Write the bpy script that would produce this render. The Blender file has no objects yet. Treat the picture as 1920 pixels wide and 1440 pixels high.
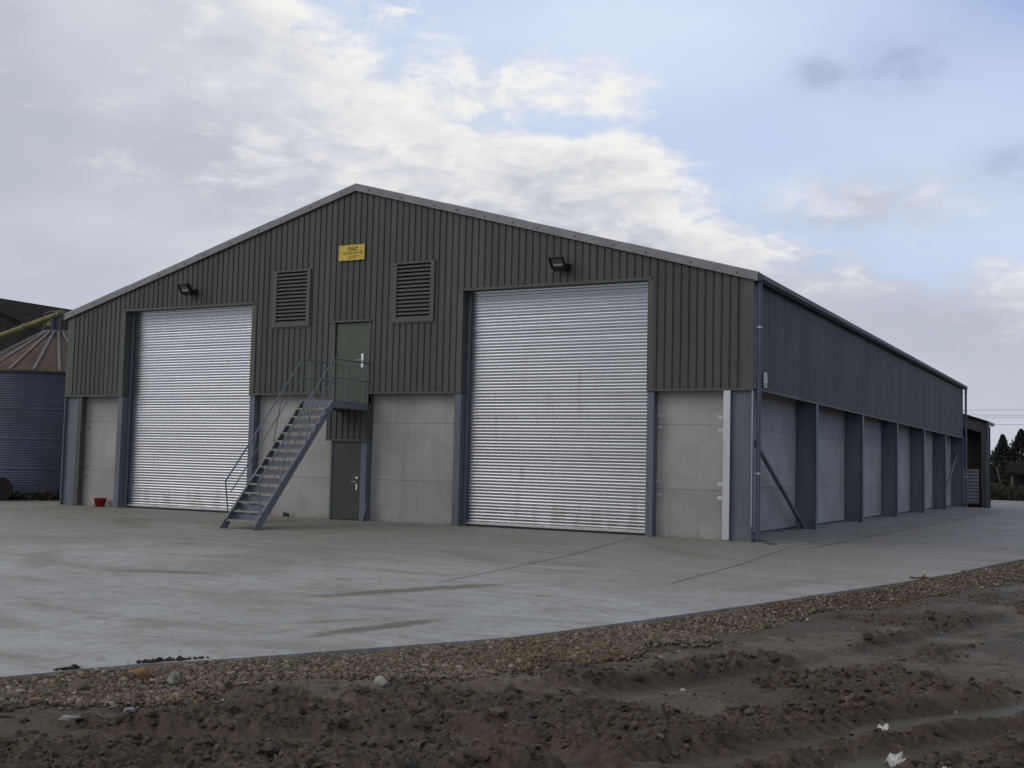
import bpy, math, random
import numpy as np
from mathutils import Vector, Matrix
random.seed(7); RNG = np.random.default_rng(11)
S = bpy.context.scene
COL = S.collection
PI = math.pi

# ------------------------------------------------------------------ helpers
class MB:
    """collects faces of one mesh"""
    def __init__(s): s.v = []; s.f = []; s.sm = []
    def add(s, vs, fs, smooth=False):
        b = len(s.v); s.v += [tuple(p) for p in vs]
        for f in fs: s.f.append(tuple(b + i for i in f)); s.sm.append(smooth)
    def box(s, x0, x1, y0, y1, z0, z1):
        s.add([(x0,y0,z0),(x1,y0,z0),(x1,y1,z0),(x0,y1,z0),(x0,y0,z1),(x1,y0,z1),(x1,y1,z1),(x0,y1,z1)],
              [(3,2,1,0),(4,5,6,7),(0,1,5,4),(1,2,6,5),(2,3,7,6),(3,0,4,7)])
        return s
    def obox(s, c, ax, ay, az):
        c, ax, ay, az = map(Vector, (c, ax, ay, az))
        P = [c + sx*ax + sy*ay + sz*az for sz in (-1,1) for sx, sy in ((-1,-1),(1,-1),(1,1),(-1,1))]
        s.add(P, [(3,2,1,0),(4,5,6,7),(0,1,5,4),(1,2,6,5),(2,3,7,6),(3,0,4,7)]); return s
    def bar(s, p0, p1, w, d, up=(0,0,1)):
        p0, p1 = Vector(p0), Vector(p1); a = (p1-p0).normalized(); u = Vector(up)
        r = a.cross(u).normalized(); u = r.cross(a)
        return s.obox((p0+p1)/2, (p1-p0)/2, r*w/2, u*d/2)
    def tube(s, pts, r, n=10, cap=True):
        pts = [Vector(p) for p in pts]; rings = []
        for i, p in enumerate(pts):
            if i == 0: t = pts[1]-p
            elif i == len(pts)-1: t = p-pts[i-1]
            else: t = (pts[i+1]-p).normalized() + (p-pts[i-1]).normalized()
            t.normalize(); u = Vector((0,0,1)) if abs(t.z) < .9 else Vector((0,1,0))
            a = t.cross(u).normalized(); b = t.cross(a)
            rr = r[i] if isinstance(r, (list, tuple)) else r
            rings.append([p + rr*(math.cos(2*PI*k/n)*a + math.sin(2*PI*k/n)*b) for k in range(n)])
        vs = [p for rg in rings for p in rg]; fs = []
        for i in range(len(pts)-1):
            for k in range(n): fs.append((i*n+k, (i+1)*n+k, (i+1)*n+(k+1)%n, i*n+(k+1)%n))
        s.add(vs, fs, True)
        if cap:
            s.add(rings[0], [tuple(range(n))]); s.add(rings[-1], [tuple(range(n-1,-1,-1))])
        return s
    def prism(s, prof, axis, a0, a1, cap=True, closed=True, smooth=False):
        """profile of 2-D points in the two other axes, run along axis from a0 to a1"""
        def P(u, v, a): return ((a,u,v),(u,a,v),(u,v,a))[axis]
        n = len(prof); vs = [P(u,v,a0) for u,v in prof] + [P(u,v,a1) for u,v in prof]
        fs = [(i,(i+1)%n,n+(i+1)%n,n+i) for i in range(n if closed else n-1)]
        s.add(vs, fs, smooth)
        if cap and closed:
            s.add(vs[:n], [tuple(range(n-1,-1,-1))]); s.add(vs[n:], [tuple(range(n))])
        return s
    def lathe(s, prof, c, n=48, smooth=True):
        vs = []; fs = []
        for r, z in prof:
            for k in range(n):
                a = 2*PI*k/n; vs.append((c[0]+r*math.cos(a), c[1]+r*math.sin(a), c[2]+z))
        for i in range(len(prof)-1):
            for k in range(n): fs.append((i*n+k, i*n+(k+1)%n, (i+1)*n+(k+1)%n, (i+1)*n+k))
        s.add(vs, fs, smooth); return s

def raw(name, V, F, mat, parent=None, smooth=None, cols=None):
    me = bpy.data.meshes.new(name)
    V = np.asarray(V, dtype=np.float32)
    if isinstance(F, np.ndarray):
        k = F.shape[1]; n = len(F)
        me.vertices.add(len(V)); me.vertices.foreach_set('co', V.ravel())
        me.loops.add(n*k); me.loops.foreach_set('vertex_index', F.astype(np.int32).ravel())
        me.polygons.add(n); me.polygons.foreach_set('loop_start', np.arange(0, n*k, k, dtype=np.int32))
        me.update(calc_edges=True)
        me.polygons.foreach_set('use_smooth', np.full(n, bool(smooth)))
    else:
        me.from_pydata([tuple(map(float, v)) for v in V], [], F)
        if smooth is not None: me.polygons.foreach_set('use_smooth', np.array(smooth, dtype=bool))
    if cols is not None:
        at = me.color_attributes.new('tone', 'FLOAT_COLOR', 'POINT')
        at.data.foreach_set('color', np.asarray(cols, dtype=np.float32).ravel())
    me.materials.append(mat); me.update()
    o = bpy.data.objects.new(name, me); COL.objects.link(o)
    if parent: o.parent = parent
    return o
def part(name, mb, mat, parent=None, label=None):
    o = raw(name, mb.v, mb.f, mat, parent, mb.sm)
    if label: o['label'] = label
    return o
def tag(o, label, cat, group=None):
    o['label'] = label; o['category'] = cat
    if group: o['group'] = group
    return o
def thing(name, label, cat, group=None):
    o = bpy.data.objects.new(name, None); COL.objects.link(o); return tag(o, label, cat, group)
def seat_empty(o, p):
    """put the empty at the thing's base without moving its parts"""
    o.location = p
    for c in o.children: c.matrix_parent_inverse = Matrix.Translation(-Vector(p))
def struct(o, kind='structure'): o['kind'] = kind; return o

# ------------------------------------------------------------------ materials
def newmat(name):
    m = bpy.data.materials.new(name); m.use_nodes = True
    nt = m.node_tree; b = nt.nodes['Principled BSDF']; return m, nt, b
def N(nt, typ, **kw):
    n = nt.nodes.new(typ)
    for k, v in kw.items(): setattr(n, k, v)
    return n
def math_(nt, op, a, b=None, c=None, clamp=False):
    n = N(nt, 'ShaderNodeMath', operation=op); n.use_clamp = clamp
    for i, x in enumerate((a, b, c)):
        if x is None: continue
        if isinstance(x, (int, float)): n.inputs[i].default_value = x
        else: nt.links.new(x, n.inputs[i])
    return n.outputs[0]
def smooth(nt, v, a, b):
    n = N(nt, 'ShaderNodeMapRange', interpolation_type='SMOOTHSTEP'); n.clamp = True
    nt.links.new(v, n.inputs[0]); n.inputs[1].default_value = a; n.inputs[2].default_value = b
    return n.outputs[0]
def mixc(nt, f, a, b, mode='MIX'):
    n = N(nt, 'ShaderNodeMix', data_type='RGBA', blend_type=mode)
    for sock, x in ((n.inputs[0], f), (n.inputs[6], a), (n.inputs[7], b)):
        if isinstance(x, (int, float)): sock.default_value = x
        elif isinstance(x, (tuple, list)): sock.default_value = tuple(x) + ((1,) if len(x) == 3 else ())
        else: nt.links.new(x, sock)
    return n.outputs[2]
def pos(nt): return N(nt, 'ShaderNodeNewGeometry').outputs['Position']
def noise(nt, vec, scale, detail=5, rough=.55, sc=(1,1,1), dist=0.):
    if sc != (1,1,1):
        m = N(nt, 'ShaderNodeVectorMath', operation='MULTIPLY'); nt.links.new(vec, m.inputs[0]); m.inputs[1].default_value = sc; vec = m.outputs[0]
    n = N(nt, 'ShaderNodeTexNoise'); nt.links.new(vec, n.inputs['Vector'])
    n.inputs['Scale'].default_value = scale; n.inputs['Detail'].default_value = detail; n.inputs['Roughness'].default_value = rough
    n.inputs['Distortion'].default_value = dist
    return n.outputs[0]
def bump(nt, b, h, dist, strength=1.):
    n = N(nt, 'ShaderNodeBump'); n.inputs['Distance'].default_value = dist; n.inputs['Strength'].default_value = strength
    nt.links.new(h, n.inputs['Height']); nt.links.new(n.outputs[0], b.inputs['Normal'])
def paint(name, c, rough=.45, var=.12, scale=2.5, sc=(1,1,.25), metal=0., dirt=None, spec=.5):
    m, nt, b = newmat(name); p = pos(nt)
    n1 = noise(nt, p, scale, 6, .6, sc); n2 = noise(nt, p, 14, 4, .6)
    lo = tuple(x*(1-var) for x in c); hi = tuple(x*(1+var) for x in c)
    cc = mixc(nt, smooth(nt, n1, .3, .7), lo, hi)
    if dirt:
        cc = mixc(nt, math_(nt, 'MULTIPLY', smooth(nt, n2, .52, .72), .5), cc, dirt)
    nt.links.new(cc, b.inputs['Base Color'])
    r = N(nt, 'ShaderNodeMapRange'); nt.links.new(n2, r.inputs[0]); r.inputs[3].default_value = rough-.08; r.inputs[4].default_value = rough+.1
    nt.links.new(r.outputs[0], b.inputs['Roughness']); b.inputs['Metallic'].default_value = metal
    b.inputs['Specular IOR Level'].default_value = spec
    return m
M = {}
def mat_clad():
    m, nt, b = newmat('olive_sheet'); p = pos(nt)
    sp_ = N(nt, 'ShaderNodeSeparateXYZ'); nt.links.new(p, sp_.inputs[0])
    u = math_(nt, 'FLOOR', math_(nt, 'ADD', sp_.outputs[0], sp_.outputs[1]))            # one-metre sheets
    wn = N(nt, 'ShaderNodeTexWhiteNoise', noise_dimensions='1D'); nt.links.new(u, wn.inputs['W'])
    n1 = noise(nt, p, 1.1, 6, .65, (2.5,2.5,.10)); n2 = noise(nt, p, .5, 5, .6); n3 = noise(nt, p, 9, 5, .7, (2,2,.4))
    c = mixc(nt, smooth(nt, n1, .3, .72), (.077,.084,.073), (.100,.108,.095))
    c = mixc(nt, math_(nt, 'MULTIPLY', smooth(nt, n2, .45, .7), .4), c, (.094,.098,.085))
    c = mixc(nt, math_(nt, 'MULTIPLY', smooth(nt, n3, .56, .74), .35), c, (.058,.062,.05))
    k_ = math_(nt, 'MULTIPLY_ADD', wn.outputs[0], .16, .92)
    v = N(nt, 'ShaderNodeVectorMath', operation='SCALE'); nt.links.new(c, v.inputs[0]); nt.links.new(k_, v.inputs['Scale'])
    nt.links.new(v.outputs[0], b.inputs['Base Color'])
    r = N(nt, 'ShaderNodeMapRange'); nt.links.new(n2, r.inputs[0]); r.inputs[3].default_value = .48; r.inputs[4].default_value = .66
    b.inputs['Specular IOR Level'].default_value = .22
    nt.links.new(r.outputs[0], b.inputs['Roughness']); return m
M['clad'] = mat_clad()
M['clad_dark'] = paint('olive_trim', (.074,.080,.065), .5, .12)
M['door_green'] = paint('dark_green_door', (.036,.046,.03), .5, .1)
M['blue'] = paint('bluegrey_steel', (.118,.140,.168), .5, .14, 1.6, (1,1,.3), dirt=(.12,.115,.11))
M['stair'] = paint('stair_steel', (.155,.17,.205), .45, .12, 3)
M['rail'] = paint('rail_steel', (.15,.165,.215), .5, .1, 3)
M['nosing'] = paint('tread_nosing', (.30,.29,.24), .5, .25, 6, (1,1,1), dirt=(.12,.10,.07))
M['galv'] = paint('galvanised_strip', (.55,.57,.58), .42, .1, 3, metal=.7)
M['verge'] = paint('fibre_cement', (.25,.255,.27), .75, .12, 2, (1,1,1), dirt=(.13,.13,.12))
M['roof'] = paint('roof_sheet', (.34,.35,.36), .8, .1, 2, (1,1,1))
M['gutter'] = paint('gutter_dark', (.03,.042,.042), .45, .1)
M['pipe'] = paint('pipe_plastic', (.085,.105,.155), .4, .1)
M['black'] = paint('black_paint', (.012,.012,.014), .4, .1)
M['near_black'] = paint('inner_dark', (.02,.02,.022), .9, .1)  # near-black: darkness of inner spaces put into colour, also small dark parts
M['steel_bright'] = paint('bright_metal', (.75,.75,.76), .3, .05, metal=.9)
M['redplastic'] = paint('red_plastic', (.32,.018,.02), .4, .1)
M['white'] = paint('white_plastic', (.75,.76,.76), .5, .06)
M['signgreen'] = paint('sign_green', (.30,.42,.12), .5, .05)
M['yellow'] = paint('yellow_plaque', (.62,.45,.06), .5, .08)
M['ink'] = paint('sign_ink', (.20,.14,.015), .6, .05)
M['glass'] = paint('lamp_glass', (.10,.10,.11), .08, .05, spec=.9)
M['wire'] = paint('wire_dark', (.16,.16,.17), .6, .05)
M['wood'] = paint('brown_board', (.024,.020,.018), .8, .25, 3, (3,3,.3))
M['pole'] = paint('pole_wood', (.13,.11,.085), .8, .2, 3)
M['barn'] = paint('barn_dark', (.028,.027,.025), .8, .2, 1.2, spec=.1)
M['barnroof'] = paint('barn_roof', (.017,.015,.014), .9, .25, 1.2, spec=.06)
M['auger'] = paint('auger_yellow', (.15,.13,.045), .6, .3, 1.5, (1,1,1), dirt=(.09,.045,.02))
M['silo'] = paint('silo_sheet', (.046,.064,.105), .5, .25, .9, (1,1,.5), dirt=(.035,.037,.04))
M['rusty'] = paint('rusty_sheet', (.088,.054,.040), .8, .35, 1.1, (1,1,1), dirt=(.10,.09,.09))
M['rib'] = paint('roof_rib', (.16,.155,.165), .6, .15)
M['annex'] = paint('annex_sheet', (.12,.13,.16), .5, .15, 2)
M['annexdark'] = paint('annex_frame', (.05,.052,.06), .7, .15, 2)

def mat_shutter():
    m, nt, b = newmat('galvanised_shutter'); p = pos(nt)
    n1 = noise(nt, p, .9, 4, .6, (1,1,2.5)); n2 = noise(nt, p, 1.3, 3, .6, (1,1,.6))
    c = mixc(nt, n1, (.56,.59,.65), (.69,.72,.78)); nt.links.new(c, b.inputs['Base Color'])
    sp_ = N(nt, 'ShaderNodeSeparateXYZ'); nt.links.new(p, sp_.inputs[0])
    wn = N(nt, 'ShaderNodeTexWhiteNoise', noise_dimensions='1D'); nt.links.new(math_(nt, 'FLOOR', math_(nt, 'MULTIPLY', math_(nt, 'SUBTRACT', sp_.outputs[2], .10), 1/.081)), wn.inputs['W'])
    v = N(nt, 'ShaderNodeVectorMath', operation='SCALE'); nt.links.new(c, v.inputs[0]); nt.links.new(math_(nt, 'MULTIPLY_ADD', wn.outputs[0], .16, .90), v.inputs['Scale'])
    st_ = noise(nt, p, 2.2, 6, .7, (1.6,1.,.35))
    grime = math_(nt, 'MULTIPLY', smooth(nt, math_(nt, 'ADD', st_, math_(nt, 'MULTIPLY', smooth(nt, sp_.outputs[2], 1.1, 0.), .16)), .56, .74), .45)
    c = mixc(nt, grime, v.outputs[0], (.33,.32,.30)); nt.links.new(c, b.inputs['Base Color'])
    b.inputs['Metallic'].default_value = 1.0
    r = N(nt, 'ShaderNodeMapRange'); nt.links.new(n2, r.inputs[0]); r.inputs[3].default_value = .22; r.inputs[4].default_value = .30
    nt.links.new(r.outputs[0], b.inputs['Roughness'])
    return m
M['shutter'] = mat_shutter()

def mat_panel():
    m, nt, b = newmat('concrete_panel'); p = pos(nt)
    oi = N(nt, 'ShaderNodeObjectInfo').outputs['Random']
    n1 = noise(nt, p, .8, 5, .6); n2 = noise(nt, p, 7, 6, .65); n3 = noise(nt, p, 2.2, 5, .6, (2.2,2.2,.12))
    c = mixc(nt, smooth(nt, n1, .3, .7), (.33,.32,.306), (.42,.41,.395))
    c = mixc(nt, math_(nt, 'MULTIPLY', smooth(nt, n3, .52, .75), .4), c, (.235,.222,.20))
    c = mixc(nt, math_(nt, 'MULTIPLY', smooth(nt, n2, .5, .8), .3), c, (.45,.44,.43))
    sp_ = N(nt, 'ShaderNodeSeparateXYZ'); nt.links.new(p, sp_.inputs[0])
    spl = noise(nt, p, 9, 7, .75, (1,1,.9))
    c = mixc(nt, math_(nt, 'MULTIPLY', smooth(nt, math_(nt, 'SUBTRACT', spl, math_(nt, 'MULTIPLY', sp_.outputs[2], .75)), .38, .62), .5), c, (.16,.145,.115))   # mud splashed up from the yard
    tint = N(nt, 'ShaderNodeMapRange'); nt.links.new(oi, tint.inputs[0]); tint.inputs[3].default_value = .88; tint.inputs[4].default_value = 1.08
    cc = N(nt, 'ShaderNodeVectorMath', operation='SCALE'); nt.links.new(c, cc.inputs[0]); nt.links.new(tint.outputs[0], cc.inputs['Scale'])
    nt.links.new(cc.outputs[0], b.inputs['Base Color']); b.inputs['Roughness'].default_value = .85
    bump(nt, b, n2, .01, .4)
    return m
M['panel'] = mat_panel()

def ellipse(nt, px, py, x0, y0, x1, y1, w):
    """soft mask: 1 on the segment, fading to 0 at distance w"""
    dx, dy = x1-x0, y1-y0; L = math.hypot(dx, dy)
    ux, uy = dx/L, dy/L; mx, my = (x0+x1)/2, (y0+y1)/2
    a = math_(nt, 'ADD', math_(nt, 'MULTIPLY', math_(nt, 'SUBTRACT', px, mx), ux/(L/2)), math_(nt, 'MULTIPLY', math_(nt, 'SUBTRACT', py, my), uy/(L/2)))
    c = math_(nt, 'ADD', math_(nt, 'MULTIPLY', math_(nt, 'SUBTRACT', px, mx), -uy/w), math_(nt, 'MULTIPLY', math_(nt, 'SUBTRACT', py, my), ux/w))
    d = math_(nt, 'ADD', math_(nt, 'MULTIPLY', a, a), math_(nt, 'MULTIPLY', c, c))
    return d
def mat_yard():
    m, nt, b = newmat('yard_concrete'); p = pos(nt)
    sep = N(nt, 'ShaderNodeSeparateXYZ'); nt.links.new(p, sep.inputs[0]); X, Y = sep.outputs[0], sep.outputs[1]
    n1 = noise(nt, p, .22, 5, .6, (1,1,1), .4); n2 = noise(nt, p, 1.4, 7, .65); n3 = noise(nt, p, 25, 5, .7)
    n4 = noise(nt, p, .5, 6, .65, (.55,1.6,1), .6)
    n5 = noise(nt, p, 4.5, 8, .72, (.8,1.25,1), .3); n6 = noise(nt, p, 90, 3, .7)
    far_tone = smooth(nt, math_(nt, 'ADD', Y, math_(nt, 'MULTIPLY', math_(nt, 'SUBTRACT', n1, .5), 10.)), -6.0, -13.0)   # lighter concrete away from the doors
    c = mixc(nt, far_tone, (.275,.27,.255), (.40,.41,.42))
    c = mixc(nt, math_(nt, 'MULTIPLY', smooth(nt, n1, .40, .60), .28), c, (.20,.197,.185))
    c = mixc(nt, math_(nt, 'MULTIPLY', smooth(nt, n2, .47, .66), .4), c, (.30,.295,.28))
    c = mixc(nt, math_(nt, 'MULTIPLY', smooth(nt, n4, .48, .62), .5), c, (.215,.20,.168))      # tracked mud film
    c = mixc(nt, math_(nt, 'MULTIPLY', smooth(nt, n5, .51, .62), .42), c, (.225,.21,.18))
    c = mixc(nt, math_(nt, 'MULTIPLY', smooth(nt, n5, .47, .36), .35), c, (.42,.42,.42))
    c = mixc(nt, math_(nt, 'MULTIPLY', smooth(nt, Y, -6, -1.5), .4), c, (.18,.168,.138))       # darker brown towards the doors
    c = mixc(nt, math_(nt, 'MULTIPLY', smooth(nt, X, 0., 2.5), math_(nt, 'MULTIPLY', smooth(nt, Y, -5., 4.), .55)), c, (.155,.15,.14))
    c = mixc(nt, math_(nt, 'MULTIPLY', smooth(nt, n3, .54, .66), .5), c, (.12,.112,.095))
    c = mixc(nt, math_(nt, 'MULTIPLY', smooth(nt, n6, .6, .75), .3), c, (.12,.11,.095))
    n7 = noise(nt, p, 2.6, 9, .75, (1.25,.75,1), .8)
    c = mixc(nt, math_(nt, 'MULTIPLY', smooth(nt, n7, .53, .60), .45), c, (.215,.188,.14))      # tan smears of dried mud
    c = mixc(nt, math_(nt, 'MULTIPLY', smooth(nt, noise(nt, p, 11, 8, .78), .60, .68), .6), c, (.12,.10,.07))   # dropped crumbs
    for (x0,y0,x1,y1,w,k) in ((-1.5,-13.9,-.4,-10.9,.22,.8), (.55,-16.6,.9,-14.6,.16,.85), (-6.0,-13.4,-4.4,-12.5,.22,.6), (-.2,-15.9,.3,-15.2,.14,.4),
                              (-9.5,-11.2,-6.8,-13.9,.3,.35), (-13,-2.4,-11.8,-1.2,.25,.6), (2.6,-9.5,3.3,-6.2,.3,.3), (-16.5,-3.,-13.5,-5.5,.5,.4), (-1.5,-2.5,.6,-4.2,.35,.3), (-4.5,-6.0,-2.0,-8.0,.35,.3)):
        d = math_(nt, 'ADD', ellipse(nt, X, Y, x0,y0,x1,y1,w), math_(nt, 'MULTIPLY', math_(nt, 'SUBTRACT', n5, .5), 5.))
        c = mixc(nt, math_(nt, 'MULTIPLY', math_(nt, 'SUBTRACT', 1., smooth(nt, d, .3, 1.5)), k), c, (.135,.108,.066))
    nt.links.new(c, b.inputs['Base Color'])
    r = N(nt, 'ShaderNodeMapRange'); nt.links.new(n4, r.inputs[0]); r.inputs[1].default_value = .3; r.inputs[2].default_value = .7
    r.inputs[3].default_value = .50; r.inputs[4].default_value = .80
    nt.links.new(r.outputs[0], b.inputs['Roughness'])
    h = math_(nt, 'ADD', n3, math_(nt, 'MULTIPLY', n2, 2.))
    bump(nt, b, h, .006, .6)
    return m
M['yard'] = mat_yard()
M['joint'] = paint('joint_filler', (.17,.165,.15), .8, .15)
M['apron'] = paint('apron_concrete', (.185,.185,.175), .8, .22, 1.2, (1,1,1), dirt=(.12,.112,.09))

def mat_tone(name, rough=.85, amt=.35, scale=30):
    m, nt, b = newmat(name); p = pos(nt)
    a = N(nt, 'ShaderNodeAttribute'); a.attribute_name = 'tone'
    n = noise(nt, p, scale, 4, .65)
    k = N(nt, 'ShaderNodeMapRange'); nt.links.new(n, k.inputs[0]); k.inputs[1].default_value=.25; k.inputs[2].default_value=.75; k.inputs[3].default_value = 1-amt; k.inputs[4].default_value = 1+amt
    v = N(nt, 'ShaderNodeVectorMath', operation='SCALE'); nt.links.new(a.outputs['Color'], v.inputs[0]); nt.links.new(k.outputs[0], v.inputs['Scale'])
    nt.links.new(v.outputs[0], b.inputs['Base Color']); b.inputs['Roughness'].default_value = rough
    b.inputs['Specular IOR Level'].default_value = .35
    return m, nt, b
M['stone'] = mat_tone('gravel_stone', .75, .3, 45)[0]
m_, nt_, b_ = mat_tone('wet_mud', .7, .45, 22)
bump(nt_, b_, noise(nt_, pos(nt_), 55, 6, .7), .02, .7)
r_ = N(nt_, 'ShaderNodeMapRange'); nt_.links.new(noise(nt_, pos(nt_), 3, 4, .6), r_.inputs[0]); r_.inputs[3].default_value = .45; r_.inputs[4].default_value = .9
nt_.links.new(r_.outputs[0], b_.inputs['Roughness'])
M['mud'] = m_
M['leaf'] = mat_tone('leaf', .7, .3, 4)[0]
M['straw'] = paint('straw', (.24,.19,.10), .8, .3, 20, (1,1,1))
M['scrap'] = paint('white_scrap', (.47,.47,.45), .6, .3, 15, (1,1,1))
m_, nt_, b_ = newmat('puddle_water'); b_.inputs['Base Color'].default_value = (.075,.064,.036,1); b_.inputs['Roughness'].default_value = .45; b_.inputs['Specular IOR Level'].default_value=.09
bump(nt_, b_, noise(nt_, pos(nt_), 18, 2, .5), .004, .3)
M['water'] = m_
m_, nt_, b_ = newmat('field_ground'); p_ = pos(nt_)
nt_.links.new(mixc(nt_, smooth(nt_, noise(nt_, p_, .15, 6, .6), .35, .65), (.045,.04,.028), (.05,.058,.026)), b_.inputs['Base Color']); b_.inputs['Roughness'].default_value = .9
M['field'] = m_

# ------------------------------------------------------------------ numpy noise
def vnoise(x, y, seed=0):
    xi = np.floor(x).astype(np.int64); yi = np.floor(y).astype(np.int64); fx = x-xi; fy = y-yi
    fx = fx*fx*fx*(fx*(fx*6-15)+10); fy = fy*fy*fy*(fy*(fy*6-15)+10)
    def h(a, b):
        n = (a*374761393 + b*668265263 + seed*974634777) & 0xffffffff
        n = ((n ^ (n >> 13))*1274126177) & 0xffffffff
        return ((n ^ (n >> 16)) & 0xffff)/65535.
    return (h(xi,yi)*(1-fx)+h(xi+1,yi)*fx)*(1-fy) + (h(xi,yi+1)*(1-fx)+h(xi+1,yi+1)*fx)*fy
def fbm(x, y, sc, oct=4, seed=0, gain=.5):
    a = 1.; t = 0.; s = 0.
    for i in range(oct):
        ca, sa = math.cos(.7*i), math.sin(.7*i)
        t = t + a*vnoise((x*ca-y*sa)*sc+i*17.3, (x*sa+y*ca)*sc-i*9.1, seed+i*5); s += a; a *= gain; sc *= 2.03
    return t/s
def billow(x, y, sc, oct=3, seed=0):
    a = 1.; t = 0.; s = 0.
    for i in range(oct):
        t = t + a*(1-np.abs(2*vnoise(x*sc+i*7.7, y*sc+i*3.1, seed+i*3)-1)); s += a; a *= .5; sc *= 2.1
    return t/s
def worley(x, y, seed=0):
    xi = np.floor(x).astype(np.int64); yi = np.floor(y).astype(np.int64); best = np.full(x.shape, 9.); cid = np.zeros(x.shape)
    for a in (-1,0,1):
        for b in (-1,0,1):
            n = ((xi+a)*374761393 + (yi+b)*668265263 + seed*974634777) & 0xffffffff
            n = ((n ^ (n >> 13))*1274126177) & 0xffffffff; n = n ^ (n >> 16)
            jx = (n & 1023)/1023.; jy = ((n >> 10) & 1023)/1023.
            d = (xi+a+jx-x)**2 + (yi+b+jy-y)**2; m = d < best
            best = np.where(m, d, best); cid = np.where(m, ((n >> 20) & 255)/255., cid)
    return np.sqrt(best), cid
def dome(x, y, sc, seed):
    d, c = worley(x*sc, y*sc, seed); return np.sqrt(np.clip(1-(d/.85)**2, 0, 1))*(.35+.65*c)
def sstep(x, a, b):
    t = np.clip((x-a)/(b-a), 0, 1); return t*t*(3-2*t)
def segdist(x, y, pts):
    """distance to a polyline and length along it"""
    best = np.full(x.shape, 1e9); along = np.zeros(x.shape); side = np.zeros(x.shape); acc = 0.
    for (x0,y0),(x1,y1) in zip(pts[:-1], pts[1:]):
        dx, dy = x1-x0, y1-y0; L = math.hypot(dx,dy)
        t = np.clip(((x-x0)*dx+(y-y0)*dy)/L**2, 0, 1)
        d = np.hypot(x-x0-t*dx, y-y0-t*dy); m = d < best
        best = np.where(m, d, best); along = np.where(m, acc+t*L, along); side = np.where(m, ((x-x0)*-dy+(y-y0)*dx)/L, side); acc += L
    segdist.side = side                                  # signed: left of the line is positive
    return best, along

# ------------------------------------------------------------------ camera
cam = bpy.data.cameras.new('camera'); camo = bpy.data.objects.new('camera', cam); COL.objects.link(camo)
yaw, pit, rol = .4995, .0703, .0242
fw = Vector((-math.sin(yaw)*math.cos(pit), math.cos(yaw)*math.cos(pit), math.sin(pit)))
rt = Vector((math.cos(yaw), math.sin(yaw), 0)); up = rt.cross(fw)
r2 = math.cos(rol)*rt + math.sin(rol)*up; u2 = -math.sin(rol)*rt + math.cos(rol)*up
mw = Matrix((r2, u2, -fw)).transposed().to_4x4(); mw.translation = (7.6451, -25.5829, 1.6107)
camo.matrix_world = mw
cam.sensor_width = 36; cam.lens = 2154.0/1920*36; cam.clip_end = 3000; cam.clip_start = .1
S.camera = camo

# ------------------------------------------------------------------ sky and sun
w = bpy.data.worlds.new('World'); S.world = w; w.use_nodes = True
nt = w.node_tree; bg = nt.nodes['Background']; STR = .1
bg.inputs['Strength'].default_value = STR
SUN_AZ, SUN_EL = math.radians(-135), math.radians(30)          # azimuth from +Y towards +X
sky = N(nt, 'ShaderNodeTexSky', sky_type='NISHITA'); sky.sun_disc = False
sky.sun_elevation = SUN_EL; sky.sun_rotation = SUN_AZ; sky.air_density = 1.; sky.dust_density = .6; sky.ozone_density = 1.5
D = N(nt, 'ShaderNodeTexCoord').outputs['Generated']
sp = N(nt, 'ShaderNodeSeparateXYZ'); nt.links.new(D, sp.inputs[0])
AZ = math_(nt, 'MULTIPLY', math_(nt, 'ARCTAN2', sp.outputs[0], sp.outputs[1]), 180/PI)
EL = math_(nt, 'MULTIPLY', math_(nt, 'ARCSINE', sp.outputs[2]), 180/PI)
n_big = noise(nt, D, 7, 9, .6, (1,1,1.9), .25)
n_mid = noise(nt, D, 19, 8, .62, (1,1,2.4), .35)
n_low = noise(nt, D, 3.2, 4, .5, (1,1,2.2))
n_wisp = noise(nt, D, 26, 9, .66, (1.0,1.0,1.7), .9)
cv = N(nt, 'ShaderNodeFloatCurve'); nt.links.new(math_(nt, 'MULTIPLY_ADD', AZ, 1/360., .5), cv.inputs['Value'])
pts = [(-180,60),(-60,70),(-52,42),(-45,27),(-40.4,22.8),(-37.4,20.4),(-33.4,19.6),(-27.9,19.4),(-23.2,18.4),(-21.6,15.8),(-19.8,14.0),(-15.8,11.6),(-9.6,10.2),(-4.5,9.3),(12,4),(60,-4),(110,0),(150,40),(180,60)]
c0 = cv.mapping.curves[0]
for i, (a, e) in enumerate(pts):
    q = ((a+180)/360, e/90)
    if i == 0: c0.points[0].location = q
    elif i == len(pts)-1: c0.points[-1].location = q
    else: c0.points.new(*q)
for pt in c0.points: pt.handle_type = 'VECTOR'
cv.mapping.update()
edge = math_(nt, 'MULTIPLY', cv.outputs[0], 90.)
def gauss(az, el, wa, we):
    a = math_(nt, 'MULTIPLY', math_(nt, 'SUBTRACT', AZ, az), 1/wa); e = math_(nt, 'MULTIPLY', math_(nt, 'SUBTRACT', EL, el), 1/we)
    return math_(nt, 'EXPONENT', math_(nt, 'MULTIPLY', math_(nt, 'ADD', math_(nt, 'MULTIPLY', a, a), math_(nt, 'MULTIPLY', e, e)), -1.))
s = math_(nt, 'SUBTRACT', edge, EL)
s = math_(nt, 'ADD', s, math_(nt, 'MULTIPLY', math_(nt, 'SUBTRACT', n_big, .5), 7.))
s = math_(nt, 'ADD', s, math_(nt, 'MULTIPLY', math_(nt, 'SUBTRACT', n_mid, .5), 6.5))
s = math_(nt, 'ADD', s, math_(nt, 'MULTIPLY', math_(nt, 'SUBTRACT', n_wisp, .5), 2.5))
s = math_(nt, 'SUBTRACT', s, math_(nt, 'MULTIPLY', gauss(-26.5, 16.7, 4.2, .75), 4.2))
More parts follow.
